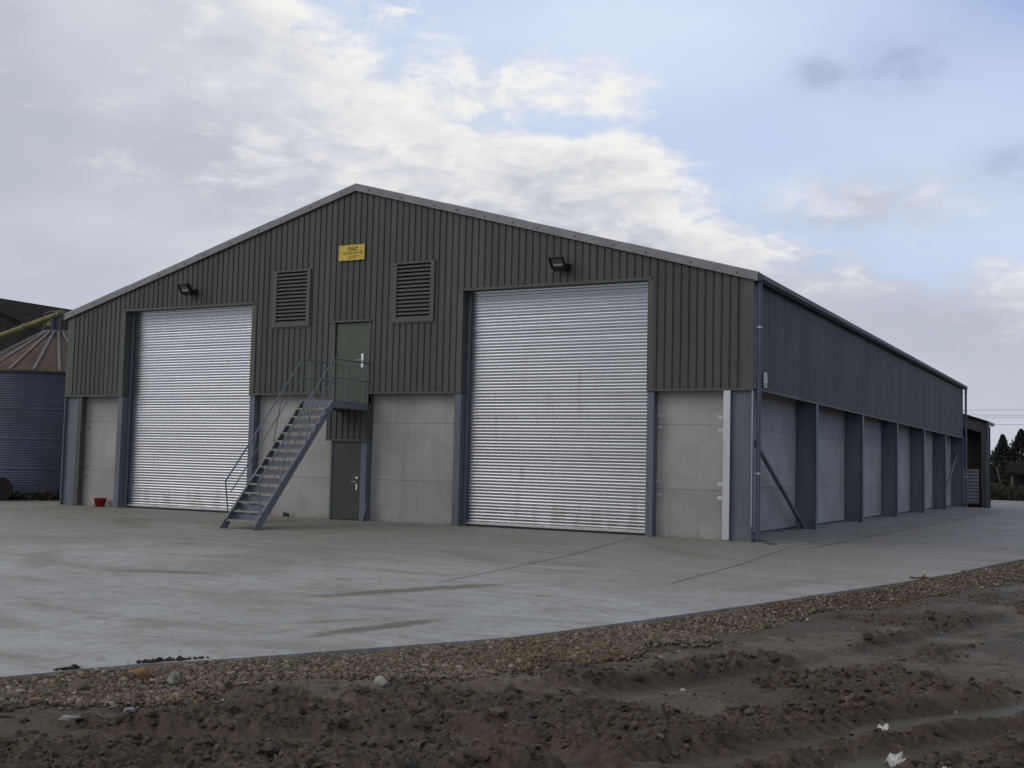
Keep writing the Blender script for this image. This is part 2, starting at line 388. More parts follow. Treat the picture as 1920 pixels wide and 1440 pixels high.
s = math_(nt, 'SUBTRACT', s, math_(nt, 'MULTIPLY', gauss(-20.5, 12.0, 2.0, .9), 1.5))
s = math_(nt, 'ADD', s, math_(nt, 'MULTIPLY', smooth(nt, EL, 32., 50.), 70.))  # cloud cover added overhead, out of view, to neutralise the blue light
cloud = smooth(nt, s, -1.1, 1.9)
wisp = math_(nt, 'MULTIPLY', gauss(-11.2, 12.8, 4.8, 1.35), smooth(nt, n_wisp, .28, .54))
wisp2 = math_(nt, 'MULTIPLY', gauss(-34.6, 21.6, 2.0, .7), smooth(nt, n_wisp, .45, .65))
cloud = math_(nt, 'MAXIMUM', cloud, math_(nt, 'MULTIPLY', math_(nt, 'MAXIMUM', wisp, wisp2), .95, clamp=True))
# brightness inside the cloud: lit edge, grey body, patches
lit = math_(nt, 'EXPONENT', math_(nt, 'MULTIPLY', math_(nt, 'MAXIMUM', math_(nt, 'SUBTRACT', s, 1.5), 0.), -.24))
lit = math_(nt, 'ADD', lit, math_(nt, 'MULTIPLY', math_(nt, 'SUBTRACT', n_mid, .5), 2.9))
lit = math_(nt, 'ADD', lit, math_(nt, 'MULTIPLY', math_(nt, 'SUBTRACT', n_wisp, .5), .8))
lit = math_(nt, 'ADD', lit, math_(nt, 'MULTIPLY', math_(nt, 'SUBTRACT', n_big, .5), 1.3))
lit = math_(nt, 'ADD', lit, math_(nt, 'MULTIPLY', gauss(-31., 14.5, 7., 3.0), .35))
lit = math_(nt, 'SUBTRACT', lit, math_(nt, 'MULTIPLY', smooth(nt, AZ, -24., -9.), .66))
lit = math_(nt, 'SUBTRACT', lit, math_(nt, 'MULTIPLY', smooth(nt, AZ, -40., -52.), .25))
lit = smooth(nt, lit, -.05, 1.35)
K = 1/STR
def k(c): return tuple(x*K for x in c)
grey = mixc(nt, smooth(nt, n_low, .35, .65), k((.49,.52,.605)), k((.63,.66,.725)))
grey = mixc(nt, smooth(nt, EL, 24., 40.), grey, k((.60,.585,.55)))
ccol = mixc(nt, lit, grey, k((.90,.895,.87)))
# clear sky: the sky texture under a thin pale veil
veil = math_(nt, 'MULTIPLY_ADD', smooth(nt, n_low, .3, .7), .2, .56)
veil = math_(nt, 'ADD', veil, math_(nt, 'MULTIPLY', smooth(nt, EL, 24., 8.), .12))
veil = math_(nt, 'ADD', veil, math_(nt, 'MULTIPLY', gauss(-24., 21.5, 9., 4.), .35))
veil = math_(nt, 'SUBTRACT', veil, math_(nt, 'MULTIPLY', gauss(-2., 23.5, 7., 3.5), .75), clamp=True)
veil = math_(nt, 'MULTIPLY', veil, math_(nt, 'MULTIPLY_ADD', smooth(nt, AZ, 5., 40.), -.75, 1.))
blue = mixc(nt, .75, sky.outputs[0], k((.27,.42,.78)))
clear = mixc(nt, veil, blue, k((.66,.745,.91)))
dark = math_(nt, 'MAXIMUM', gauss(-10.2, 18.9, 2.3, 1.15), math_(nt, 'MAXIMUM', gauss(-13.4, 18.9, 1.5, .75), gauss(-5.2, 14.0, 1.6, 1.1)))
dark = math_(nt, 'MULTIPLY', dark, math_(nt, 'MULTIPLY_ADD', math_(nt, 'SUBTRACT', n_wisp, .5), 2.2, .95), clamp=True)
dark = math_(nt, 'MULTIPLY', dark, math_(nt, 'MULTIPLY_ADD', math_(nt, 'SUBTRACT', n_mid, .5), 3.0, 1.0), clamp=True)
clear = mixc(nt, math_(nt, 'MULTIPLY', dark, .6), clear, k((.33,.40,.57)))
col = mixc(nt, cloud, clear, ccol)
dim = math_(nt, 'MULTIPLY', smooth(nt, AZ, 2., 30.), smooth(nt, AZ, 150., 120.))            # unseen sky to the right dimmed to darken the side wall
dv = N(nt, 'ShaderNodeVectorMath', operation='SCALE'); nt.links.new(col, dv.inputs[0]); nt.links.new(math_(nt, 'MULTIPLY_ADD', dim, -.26, 1.), dv.inputs['Scale']); col = dv.outputs[0]
nt.links.new(col, bg.inputs['Color'])
w.cycles.sampling_method = 'MANUAL'; w.cycles.sample_map_resolution = 1024

sun = bpy.data.lights.new('sun', 'SUN'); suno = bpy.data.objects.new('sun', sun); COL.objects.link(suno)
sun.energy = .6; sun.angle = math.radians(35); sun.color = (1,.95,.88)
sd = Vector((math.sin(SUN_AZ)*math.cos(SUN_EL), math.cos(SUN_AZ)*math.cos(SUN_EL), math.sin(SUN_EL)))
suno.rotation_euler = sd.to_track_quat('Z', 'Y').to_euler(); suno.location = sd*60
S.view_settings.view_transform = 'Standard'; S.view_settings.look = 'None'; S.view_settings.exposure = 0; S.view_settings.gamma = 1
S.cycles.use_denoising = True
S.cycles.max_bounces = 8

# ------------------------------------------------------------------ building
W, ZC, ZE, ZR, L = 22.77, 3.48, 6.15, 9.32, 36.0
XR, XL = -.05, -22.72
AX = -W/2
def roofz(x): return ZR - (ZR-ZE)*abs(x-AX)/(W/2+.05)
store = thing('grain_store', 'long olive green steel-clad farm building with two tall silver roller doors', 'building')

def clad_panel(x0, x1, zlo, zhi, holes, y0=0., pitch=.2, knots=()):
    """box-profile sheeting in the x-z plane, outer face y0, grooves going in; holes = (xa,xb,za,zb)"""
    mb = MB(); gw, sl, dp = .029, .013, .03
    prof = []; n0 = math.floor(x0/pitch)-1
    for i in range(n0, math.ceil(x1/pitch)+2):
        c = i*pitch
        prof += [(c-gw/2-sl, 0.), (c-gw/2, dp), (c+gw/2, dp), (c+gw/2+sl, 0.)]
    px = [a for a, _ in prof]; py = [b for _, b in prof]
    xs = {x0, x1, *knots} | {a for a in px if x0 < a < x1} | {h for H in holes for h in H[:2] if x0 < h < x1}
    xs = sorted(xs)
    for a, b in zip(xs[:-1], xs[1:]):
        if b-a < 1e-6: continue
        m = (a+b)/2; ya, yb = y0+np.interp(a, px, py), y0+np.interp(b, px, py)
        cuts = sorted((H[2], H[3]) for H in holes if H[0] <= m <= H[1])
        za, zb = (zlo(a) if callable(zlo) else zlo), (zlo(b) if callable(zlo) else zlo)
        for c in cuts + [None]:
            if c is None: ta, tb = (zhi(a), zhi(b)) if callable(zhi) else (zhi, zhi)
            else: ta = tb = c[0]
            if ta > za+1e-4:
                mb.add([(a,ya,za),(b,yb,zb),(b,yb,tb),(a,ya,ta)], [(0,1,2,3)])
            if c: za = zb = c[1]
    return mb
DR = (-7.83, -2.65, 6.13); DL = (-20.15, -15.0, 6.11)
UD = (-11.95, -10.8, 3.17, 5.44)
LV = ((-14.2,-12.87,5.39,7.02), (-10.04,-8.72,5.365,7.0))
BOX = (-12.13, -10.77, 2.19)
holes = [(DR[0],DR[1],0,DR[2]), (DL[0],DL[1],0,DL[2]), UD, *[(a+.06,b-.06,c+.06,d-.06) for a,b,c,d in LV]]
g = clad_panel(XL+.3, XR-.24, lambda x: BOX[2] if BOX[0] < x < BOX[1] else ZC, lambda x: roofz(x)-.1, holes, knots=(AX, BOX[0], BOX[0]+1e-5, BOX[1], BOX[1]-1e-5))
g.f = [f for f in g.f]
part('gable_cladding', g, M['clad'], store)
# inner sheet so no light leaks through
# side sheeting: build in x-z then rotate to the y-z plane
def rot_side(mb, xpos, sign=1):
    mb.v = [(xpos - sign*(y), x, z) for x, y, z in mb.v]
    if sign < 0: mb.f = [tuple(reversed(f)) for f in mb.f]
    return mb
part('side_cladding', rot_side(clad_panel(.24, L-.1, ZC+.02, 6.1, []), XR), M['clad'], store)
part('side_cladding', rot_side(clad_panel(.24, L-.1, ZC+.02, 6.1, []), XL, -1), M['clad'], store)
# corner flashings
c = MB(); c.box(XR-.25, XR+.004, -.006, .02, ZC, 6.1); c.box(XR-.02, XR+.004, .021, .25, ZC, 6.1); part('corner_flashing', c, M['clad_dark'], store)
c = MB(); c.box(XL-.004, XL+.31, -.006, .02, ZC, 6.1); c.box(XL-.004, XL+.02, .021, .25, ZC, 6.1); part('corner_flashing', c, M['clad_dark'], store)
# drip trims along the lower edge of the sheeting
for a, b in ((XL, DL[0]-.16), (DL[1]+.16, BOX[0]), (BOX[1], DR[0]-.16), (DR[1]+.16, XR)):
    part('drip_trim', MB().box(a, b, -.014, .05, ZC-.035, ZC+.012), M['clad_dark'], store)
part('drip_trim', MB().box(BOX[0]-.03, BOX[1]+.03, -.03, .05, BOX[2]-.03, BOX[2]+.02), M['clad_dark'], store)
part('drip_trim', MB().box(XR-.05, XR+.014, .26, L, ZC-.01, ZC+.03), M['clad_dark'], store)
c = MB(); c.box(BOX[0]-.02, BOX[0]+.012, -.012, .2, BOX[2]+.021, ZC-.036); part('edge_trim', c, M['clad_dark'], store)
c = MB(); c.box(BOX[1]-.012, BOX[1]+.02, -.012, .2, BOX[2]+.021, ZC-.036); part('edge_trim', c, M['clad_dark'], store)
# roller door surrounds
for (a, b, h) in (DR, DL):
    for x0, x1, xi in ((a-.16, a, a), (b, b+.16, b)):
        c = MB(); c.box(x0, x1, -.008, .016, ZC-.03, h+.02); s_ = 1 if xi == a else -1
        c.box(min(xi, xi-s_*.015), max(xi, xi-s_*.015), .017, .30, ZC-.03, h)
        part('jamb_trim', c, M['clad_dark'], store)
    c = MB(); c.box(a-.1, b+.1, -.03, .02, h, h+.06); c.box(a, b, .021, .33, h+.001, h+.018); part('head_trim', c, M['clad_dark'], store)

# roller doors
def roller_door(a, b, h):
    mb = MB(); pitch = .081; zb = .10; n = int((h-zb)/pitch)+2; y = .34
    prof = []
    for i in range(n):
        z0 = zb + i*pitch
        # flat leaning out towards its top, then a rolled bead that looks up
        wob = .0012*math.sin(i*2.7)+.0009*math.sin(i*1.1+a)
        for t, yy in ((0,.0),(.06,-.002),(.40,-.0085),(.58,-.0135),(.66,-.0155),(.74,-.015),(.82,-.0105),(.90,-.0035),(.96,.001)):
            prof.append((y+yy*(1+120*wob)+wob, z0+t*pitch))
    mb.prism(prof, 0, a-.02, b+.02, cap=False, closed=False, smooth=True)
    d = part('roller_door', mb, M['shutter'], store)
    part('bottom_rail', MB().box(a+.075, b-.075, .31, .37, .055, .105), M['galv'], d)
    part('rubber_seal', MB().box(a+.07, b-.07, .32, .36, .012, .054), M['black'], d)
    for x0, x1 in ((a, a+.09), (b-.09, b)):
        part('guide_rail', MB().box(x0+.002, x1-.002, .27, .313, .0, h-.002).box(x0+.002, x1-.002, .367, .41, .0, h-.002), M['blue'], d)
    part('drum_shadow_box', MB().box(a-.1, b+.1, .42, .9, h-.05, h+.6), M['near_black'], d)
roller_door(*DR); roller_door(*DL)

# gable posts (I sections, front flange at the cladding line)
def gable_post(x0, x1, zt):
    c = MB(); c.box(x0, x1, .035, .05, -.1, zt); c.box((x0+x1)/2-.01, (x0+x1)/2+.01, .051, .33, -.1, zt); c.box(x0, x1, .331, .345, -.1, zt)
    # side plates close to the eye: the post reads as a solid jamb from the right
    c.box(x1-.012, x1-.002, .051, .33, -.1, zt)
    return part('gable_post', c, M['blue'], store)
for x0, x1 in ((DR[0]-.2, DR[0]-.005), (DR[1]+.005, DR[1]+.18), (DL[0]-.2, DL[0]-.005), (DL[1]+.005, DL[1]+.19), (-10.95, -10.79)):
    gable_post(x0, x1, ZC-.04)

# concrete panels of the front
for a, b in ((XL+.35, DL[0]-.2), (DL[1]+.19, -12.02), (-10.79, DR[0]-.2), (DR[1]+.18, -.6)):
    for z0, z1, e in ((-.05,1.127,0), (1.133,2.657,.003), (2.663,3.7,.002)):
        part('concrete_panel', MB().box(a, b, .285+e, .40, z0, z1), M['panel'], store)
# corner columns seen face on, with galvanised edge strip
for x0, x1, f0, xs0, xs1 in ((-.575, -.10, -.10, -.74, -.578), (-22.67, -22.12, -22.72, -22.118, -21.96)):
    c = MB(); c.box(x0, x1, .09, .11, -.12, ZC+.4)
    fx = (f0, f0+.035) if f0 > -5 else (f0, f0+.035)
    c.box(fx[0]+.001, fx[1], .0, .2, -.12, ZC+.4 if f0 < -5 else ZC-.037)
    if f0 > -5: c.box(x0-.02, x0-.001, .02, .2, -.12, ZC-.037)
    else: c.box(x1+.001, x1+.02, .02, .2, -.12, ZC-.037)
    part('corner_column', c, M['blue'], store)
    st = part('edge_strip', MB().box(xs0, xs1, -.012 if f0 > -5 else .03, .16, .02, ZC-.04), M['galv'] if f0 > -5 else M['clad_dark'], store)
    if f0 > -5:
        for z in (2.83, 2.53, 1.28, .97):
            part('panel_clip', MB().box(xs0-.14, xs0-.002, .05, .075, z-.035, z+.035).box(xs0-.12, xs0-.03, .04, .049, z-.015, z+.015), M['galv'], st)
for z in (2.86, 2.6, 1.3, 1.0):
    part('panel_clip', MB().box(DR[1]+.182, DR[1]+.30, .262, .284, z-.035, z+.035), M['galv'], store)
for z in (2.5, 1.25, .95):
    part('panel_clip', MB().box(-21.94, -21.8, .262, .284, z-.03, z+.03), M['galv'], store)

# side columns and panels
for i in range(1, 7):
    y = 6*i - (.1 if i == 6 else 0)
    c = MB(); c.box(-.60, -.066, y-.006, y+.006, -.05, ZC+.5); c.box(-.065, -.045, y-.1, y+.1, -.05, ZC-.012 if True else 0); c.box(-.62, -.601, y-.1, y+.1, -.05, ZC+.5)
    part('side_column', c, M['blue'], store)
for i in range(0, 6):
    for z0, z1, e in ((.115,1.197,0), (1.203,2.622,.004), (2.628,3.8,.003)):
        part('concrete_panel', MB().box(-.75, -.605-e, 6*i+.12, 6*i+5.88, z0, z1), M['panel'], store)
def brace(y0, z0, y1, z1):
    part('brace', MB().tube([(-.33,y0,z0),(-.33,y1,z1)], .057, 12), M['blue'], store)
brace(.15, 2.75, 5.75, .10); brace(35.8, 2.75, 30.25, .10)
part('void_dark_sheet', MB().box(-.62, -.10, .3, L-.1, ZC+.3, ZC+.33), M['near_black'], store)  # added near-black sheet, stands for the shade in the void behind the sheeting
# left side and rear walls, inner darkness
part('side_wall', MB().box(XL+.02, XL+.18, .3, L-.2, -.05, ZC+.2), M['panel'], store)
rw = MB(); rw.add([(XL+.05,L-.05,-.05),(XR-.05,L-.05,-.05),(XR-.05,L-.05,6.1),(AX,L-.05,ZR-.1),(XL+.05,L-.05,6.1)], [(4,3,2,1,0)]); part('rear_wall', rw, M['clad'], store)
part('floor_slab', MB().box(XL+.2, -.76, .42, L-.2, -.06, .01), M['near_black'], store)

# roof: two corrugated slopes, verge pieces, ridge, gutters
def roof_slope(sgn):
    mb = MB(); n = 420; ys = np.linspace(-.04, L+.06, n)
    vs = []; 
    for j in range(2):
        for t in (0., 1.):
            for y in ys:
                x = AX + sgn*t*(W/2+.08); z = roofz(AX+t*(W/2)) - .04 - (.0 if j == 0 else .03) - (ZR-ZE)*.03/(W/2)*t
                vs.append((x, y, z + .022*math.sin(2*PI*y/.146)))
    fs = []
    for j in range(2):
        o = j*2*n
        for i in range(n-1): fs.append((o+i, o+i+1, o+n+i+1, o+n+i))
    for i in range(n-1): fs.append((n+i, n+i+1, 3*n+i+1, 3*n+i))
    mb.add(vs, fs, False)
    part('roof_sheet', mb, M['roof'], store)
roof_slope(1); roof_slope(-1)
def verge_piece(t0, t1, sgn, lift):
    mb = MB(); pr = [(-.075-lift, -.2), (-.055-lift, -.205), (-.055-lift, -.02), (.10, -.012-lift), (.10, .012+lift), (-.055-lift, .008+lift), (-.075-lift, -.012)]
    vs = []
    for t in (t0, t1):
        x = AX + sgn*t*(W/2+.06); z = ZR - (ZR-ZE)*t
        vs += [(x, y, z+dz) for y, dz in pr]
    n = len(pr); fs = [(i,(i+1)%n,n+(i+1)%n,n+i) for i in range(n)] + [tuple(range(n-1,-1,-1)), tuple(range(n,2*n))]
    mb.add(vs, fs)
    o = part('verge_flashing', mb, M['verge'], store)
    L_ = t1-t0
    for k_ in range(3):
        sc = MB()
        t = t0 + L_*(.15+.35*k_); x = AX + sgn*t*(W/2+.06); z = ZR-(ZR-ZE)*t-.12
        sc.tube([(x, -.074-lift, z), (x, -.092-lift, z)], .017, 8)
        part('fixing_screw', sc, M['near_black'], o)
for sgn in (1, -1):
    ts = [.0, .27, .47, .725, 1.0] if sgn > 0 else [.0, .27, .52, .77, 1.0]
    for i in range(4): verge_piece(ts[i]-(.008 if i else 0), ts[i+1], sgn, .006*(i % 2))
part('ridge_capping', MB().tube([(AX, -.04, ZR-.10), (AX, L+.06, ZR-.10)], .10, 14), M['verge'], store)
def gutter(x, sgn):
    pr = [(0,.0),(0,-.10),(.04*sgn,-.16),(.13*sgn,-.16),(.19*sgn,-.10),(.20*sgn,0.),(.185*sgn,0.),(.175*sgn,-.095),(.125*sgn,-.145),(.045*sgn,-.145),(.015*sgn,-.095),(.015*sgn,0.)]
    mb = MB(); mb.prism([(x+u, ZE-.05+v) for u, v in pr], 1, -.06, L+.1)
    mb.box(min(x,x+.19*sgn), max(x,x+.19*sgn), -.072, -.061, ZE-.2, ZE-.03); mb.box(min(x,x+.19*sgn), max(x,x+.19*sgn), L+.101, L+.112, ZE-.2, ZE-.03)
    return part('gutter', mb, M['gutter'], store)
gutter(XR+.005, 1); gutter(XL-.005, -1)
def downpipe(x, y):
    mb = MB(); mb.tube([(x,y,ZE-.215),(x,y,3.2),(x,y,.02)], .054, 14); mb.tube([(x,y,ZE-.4),(x,y,ZE-.216)], .062, 14)
    mb.tube([(x,y,3.35),(x,y,3.5)], .062, 14)
    d = part('downpipe', mb, M['pipe'], store)
    for z in (4.9, 1.55):
        part('pipe_bracket', MB().tube([(x,y,z-.02),(x,y,z+.02)], .066, 14).box(x-.12,x-.067,y-.02,y+.02,z-.019,z+.019), M['galv'], d)
downpipe(XR+.10, .13); downpipe(XR+.11, L-.02+.12)
# thin galvanised conduit down the corner column
part('conduit', MB().tube([(XR-.0, -.035, ZC-.05),(XR-.0,-.035,.35)], .012, 8), M['galv'], store)

# louvres
for (a, b, z0, z1) in LV:
    fr = MB(); y0 = -.05
    fr.box(a, a+.12, y0, .04, z0, z1); fr.box(b-.12, b, y0, .04, z0, z1); fr.box(a+.121, b-.121, y0, .04, z0, z0+.10); fr.box(a+.121, b-.121, y0, .04, z1-.05, z1)
    fr.box(a-.05, a-.001, -.012, .03, z0-.03, z1+.03); fr.box(a-.04, b+.02, -.016, .03, z0-.04, z0-.001)
    lv = part('louvre', fr, M['clad_dark'], store)
    n = 14; hh = (z1-.05-z0-.10)/n
    bl = MB()
    for i in range(n):
        zz = z0+.10+hh*i
        bl.add([(a+.121,-.035,zz),(b-.121,-.035,zz),(b-.121,-.028,zz),(a+.121,-.028,zz),(a+.121,.06,zz+hh*.95),(b-.121,.06,zz+hh*.95),(b-.121,.067,zz+hh*.95),(a+.121,.067,zz+hh*.95),
                (a+.121,-.035,zz+hh*.45),(b-.121,-.035,zz+hh*.45)],
               [(0,1,9,8),(8,9,5,4),(3,2,6,7),(4,5,6,7),(0,3,2,1),(0,8,4,7,3),(1,2,6,5,9)])
    part('blade', bl, M['clad_dark'], lv)
    part('mesh_backing', MB().box(a+.1, b-.1, .09, .10, z0+.08, z1-.03), M['near_black'], lv)

# upper personnel door
fr = MB(); fr.box(UD[0]-.16, UD[0], -.02, .10, ZC-.3, UD[3]+.001); fr.box(UD[1], UD[1]+.05, -.02, .10, ZC-.3, UD[3]+.001)
fr.box(UD[0]-.18, UD[1]+.07, -.05, .10, UD[3]+.002, UD[3]+.055)
d = part('upper_door', MB().box(UD[0]+.02, UD[1]-.02, .03, .07, UD[2], UD[3]-.02), M['door_green'], store, 'plain green upper door at the head of the stairs')
d.data.materials[0] = paint('mid_green_door', (.068,.085,.06), .5, .08)
part('door_frame', fr, M['clad_dark'], d)
hx = -11.02
part('handle_plate', MB().box(hx-.035, hx+.035, .012, .029, 4.18, 4.56), M['steel_bright'], d)
part('handle', MB().tube([(hx,.012,4.38),(hx,-.04,4.38),(hx-.14,-.04,4.38)], .012, 8), M['galv'], d)
# lower personnel door
d = part('lower_door', MB().box(-11.95, -10.98, .06, .11, .02, 2.13), M['door_green'], store, 'dark green door under the stair platform')
part('door_frame', MB().box(-12.01, -11.952, .04, .28, -.02, 2.19).box(-10.978, -10.952, .04, .28, -.02, 2.19).box(-11.951, -10.979, .055, .28, 2.131, 2.155), M['blue'], d)
hx = -11.10
part('handle', MB().tube([(hx,.06,1.05),(hx,-.0,1.05),(hx-.13,-.0,1.05)], .012, 8).box(hx-.022,hx+.022,.046,.059,.82,1.0).box(hx-.03,hx+.03,.04,.059,1.13,1.19), M['steel_bright'], d)
seat_empty(store, (AX, L/2, 0))

# ------------------------------------------------------------------ stairs
st = thing('staircase', 'blue steel outside staircase with open treads leading to the upper green door', 'staircase')
xr, xl, yp, yf, zp = -10.78, -11.82, -1.53, -4.30, 3.18
zg = -.085; N_T = 14
sl = Vector((0, yf-yp, zg+.02-zp)); sl_u = sl.normalized(); nrm = Vector((0, sl_u.z, -sl_u.y)); 
if nrm.z < 0: nrm = -nrm
for x in (xr, xl):
    mb = MB(); th = .012; dp = .19
    # channel stringer as a side-view outline, flat foot and flat head
    def oy(z, off): return yp + (z-zp)/(sl_u.z)*sl_u.y + off
    hw = dp/abs(sl_u.z)/2*1.0
    prof = [(oy(zg,0)-hw-.02, zg), (oy(zg,0)+hw+.02, zg), (oy(zg+.12,0)+hw, zg+.14), (oy(zp-.14,0)+hw, zp-.19), (0.-.005, zp-.19), (0.-.005, zp), (oy(zp,0)-.02, zp), (oy(zg+.2,0)-hw, zg+.24)]
    mb.prism(prof, 0, x-th/2, x+th/2)
    # flanges
    inner = .05 if x == xl else -.05
    a = Vector((x, prof[6][0], prof[6][1])); b = Vector((x, prof[7][0], prof[7][1]))
    mb.obox((a+b)/2+Vector((inner/2+math.copysign(.007,inner),0,0)), (b-a)/2, Vector((abs(inner)/2,0,0)), nrm*.004)
    mb.box(min(x+inner, x)+.0, max(x+inner, x), yp+.03, -.02, zp+.001, zp+.006)
    part('stringer', mb, M['stair'], st)
for i in range(N_T):
    z = zg + (zp-zg)*(i+1)/(N_T+1); y = oy(z, 0)
    t = MB(); t.box(xl+.012, xr-.012, y-.10, y+.13, z-.012, z); t.box(xl+.012, xr-.012, y+.131, y+.136, z-.05, z+.0)
    t.box(xl+.013, xr-.013, y+.137, y+.145, z-.0, z+.135)
    tr = part('tread', t, M['stair'], st)
    part('nosing', MB().box(xl+.013, xr-.013, y-.118, y-.101, z-.045, z+.002), M['nosing'], tr)
pl = MB(); pl.box(xl+.012, xr-.012, yp, -.01, zp-.02, zp-.002); pl.box(xl+.012, xr-.012, yp-.012, yp-.001, zp-.1, zp)
pf = part('platform', pl, M['stair'], st)
for x in (xl+.3, xr-.3): part('platform_joist', MB().box(x-.03, x+.03, yp+.05, -.02, zp-.16, zp-.021), M['stair'], pf)
def on_slope(s, h): # point at distance s down the slope and h square to it
    return Vector((0, yp, zp)) + sl_u*s + nrm*h
LS = sl.length
for x in (xl, xr):
    top = Vector((x, yp-.02, zp+1.10)); 
    e0 = on_slope(LS-.16, .02); e1 = on_slope(LS-.16+.0, .96)
    e1.x = e0.x = x
    bot = Vector((x, top.y, top.z)) + sl_u*(LS-.02+.0)
    mid = top - Vector((0,0,.5)); midb = mid + sl_u*(LS-.34)
    part('handrail', MB().tube([(x,-.02,top.z), tuple(top), tuple(bot)], .021, 8), M['rail'], st)
    part('mid_rail', MB().tube([(x,-.02,mid.z), tuple(mid), tuple(midb)], .015, 8), M['rail'], st)
    foot = on_slope(LS-.30, .08); foot.x = x
    part('rail_post', MB().tube([tuple(foot), tuple(bot)], .017, 8), M['rail'], st)
    for f in (.36, .70):
        a = on_slope(LS*f, .09); a.x = x; b = top + sl_u*(LS*f-.38)
        part('rail_post', MB().tube([tuple(a), tuple(b)], .015, 8), M['rail'], st)
    for y in ((yp+.01, yp+.55, -.22) if x == xr else (yp+.30, yp+.95)):
        part('rail_post', MB().tube([(x,y,zp), (x,y,top.z)], .018, 8), M['rail'], st)
seat_empty(st, (-11.3, -2.5, zg))

# ------------------------------------------------------------------ things on the building
pq = thing('sign_plaque', 'small yellow plaque with dark lettering high under the roof peak', 'sign')
part('plate', MB().box(-11.90, -11.02, -.05, -.035, 7.165, 7.60), M['yellow'], pq)
em = MB(); yy = (-.0545, -.0505)
for x0, x1, z0, z1 in ((-11.56,-11.30,7.53,7.545),(-11.60,-11.53,7.49,7.53),(-11.33,-11.26,7.49,7.53),(-11.52,-11.34,7.485,7.505),(-11.57,-11.50,7.43,7.465),(-11.36,-11.29,7.43,7.47),(-11.48,-11.38,7.44,7.475)):
    em.box(x0,x1,*yy,z0,z1)
part('emblem', em, M['ink'], pq)
tx = MB(); rr = random.Random(3)
def glyphs(x0, x1, z0, h, gap, pw):
    x = x0
    while x < x1:
        wd = pw*rr.uniform(.7,1.2)
        kind = rr.randint(0,3)
        tx.box(x, x+wd*.3, *yy, z0, z0+h)
        if kind in (0,2): tx.box(x+wd*.3, x+wd, *yy, z0+h*.75, z0+h)
        if kind in (1,2,3): tx.box(x+wd*.3, x+wd, *yy, z0, z0+h*.25)
        if kind == 3: tx.box(x+wd*.7, x+wd, *yy, z0+h*.25, z0+h)
        x += wd+gap
glyphs(-11.76, -11.14, 7.345, .055, .012, .034)
tx.box(-11.87,-11.78,*yy,7.40,7.408); tx.box(-11.18,-11.06,*yy,7.425,7.433); tx.box(-11.125,-11.11,*yy,7.36,7.425); tx.box(-11.17,-11.07,*yy,7.352,7.36)
glyphs(-11.55, -11.2, 7.265, .03, .008, .02); glyphs(-11.60, -11.3, 7.205, .02, .006, .014)
part('lettering', tx, M['ink'], pq)
for x in (-11.76, -11.14):
    for z in (7.58, 7.185): part('screw', MB().tube([(x,-.0505,z),(x,-.058,z)], .012, 6), M['near_black'], pq)
    part('spacer', MB().box(x-.015,x+.015,-.034,.0,7.2,7.56), M['near_black'], pq)
seat_empty(pq, (-11.46,-.04,7.165))

def floodlight(x, z, label):
    f = thing('floodlight', label, 'light', 'floodlights above the roller doors')
    c = Vector((x-.0, -.36, z+.02))
    ang = math.radians(40)                                   # face tips down
    n_ = Vector((0, -math.cos(ang), -math.sin(ang))); u_ = Vector((0, -math.sin(ang), math.cos(ang))); r_ = Vector((1,0,0))
    hw, hh, dp = .19, .145, .07
    mb = MB()
    # tapered housing behind the glass
    fr_ = [c + r_*sx*hw + u_*sy*hh for sx, sy in ((-1,-1),(1,-1),(1,1),(-1,1))]
    bk_ = [c - n_*.16 + r_*sx*hw*.62 + u_*sy*hh*.6 for sx, sy in ((-1,-1),(1,-1),(1,1),(-1,1))]
    mb.add(fr_+bk_, [(0,1,5,4),(1,2,6,5),(2,3,7,6),(3,0,4,7),(4,5,6,7),(0,3,2,1)])
    for s_ in (-1, 1):                                        # rim
        mb.obox(c + r_*s_*(hw-.01) + n_*.022, r_*.022, u_*(hh+.02), n_*.02); mb.obox(c + u_*s_*hh + n_*.022, r_*(hw-.033), u_*.022, n_*.02)
    mb.obox(c - u_*(hh+.05) - n_*.06, r_*hw*.8, u_*.05, n_*.085)   # gear box under the lamp
    h = part('housing', mb, M['black'], f)
    part('lamp_glass', MB().obox(c + n_*.006, r_*(hw-.035), u_*(hh-.025), n_*.005), M['glass'], f)
    part('reflector', MB().obox(c - u_*(hh*.45) + n_*.0135, r_*(hw-.07), u_*.028, n_*.002), M['steel_bright'], f)
    part('bracket', MB().box(x-.02, x+.02, -.24, -.001, z-.10, z-.07).box(x+.04, x+.2, -.11, -.001, z-.14, z+.02).bar((x-hw-.012,-.34,z),(x-hw-.012,-.2,z-.085),.012,.04).bar((x+hw+.012,-.34,z),(x+hw+.012,-.2,z-.085),.012,.04).box(x-hw-.018,x+hw+.018,-.2,-.16,z-.105,z-.075), M['black'], f)
    seat_empty(f, (x, 0, z))
floodlight(-17.36, 6.63, 'black floodlight above the left roller door near the silo')
floodlight(-4.92, 6.62, 'black floodlight above the right roller door near the downpipe')

sg = thing('safety_sign', 'small white and green plate beside the downpipe at the building corner', 'sign')
pr = [(.72,3.56),(1.0,3.56),(1.0,3.86),(.95,3.92),(.77,3.92),(.72,3.86)]
part('plate', MB().prism([(y,z) for y,z in pr], 0, XR+.035, XR+.045), M['white'], sg)
part('symbol', MB().box(XR+.0455, XR+.049, .75, .97, 3.575, 3.68).box(XR+.0455, XR+.049, .82, .90, 3.72, 3.86), M['signgreen'], sg)
part('spacer', MB().box(XR+.002, XR+.034, .74, .98, 3.6, 3.63), M['near_black'], sg)
seat_empty(sg, (XR, .86, 3.56))

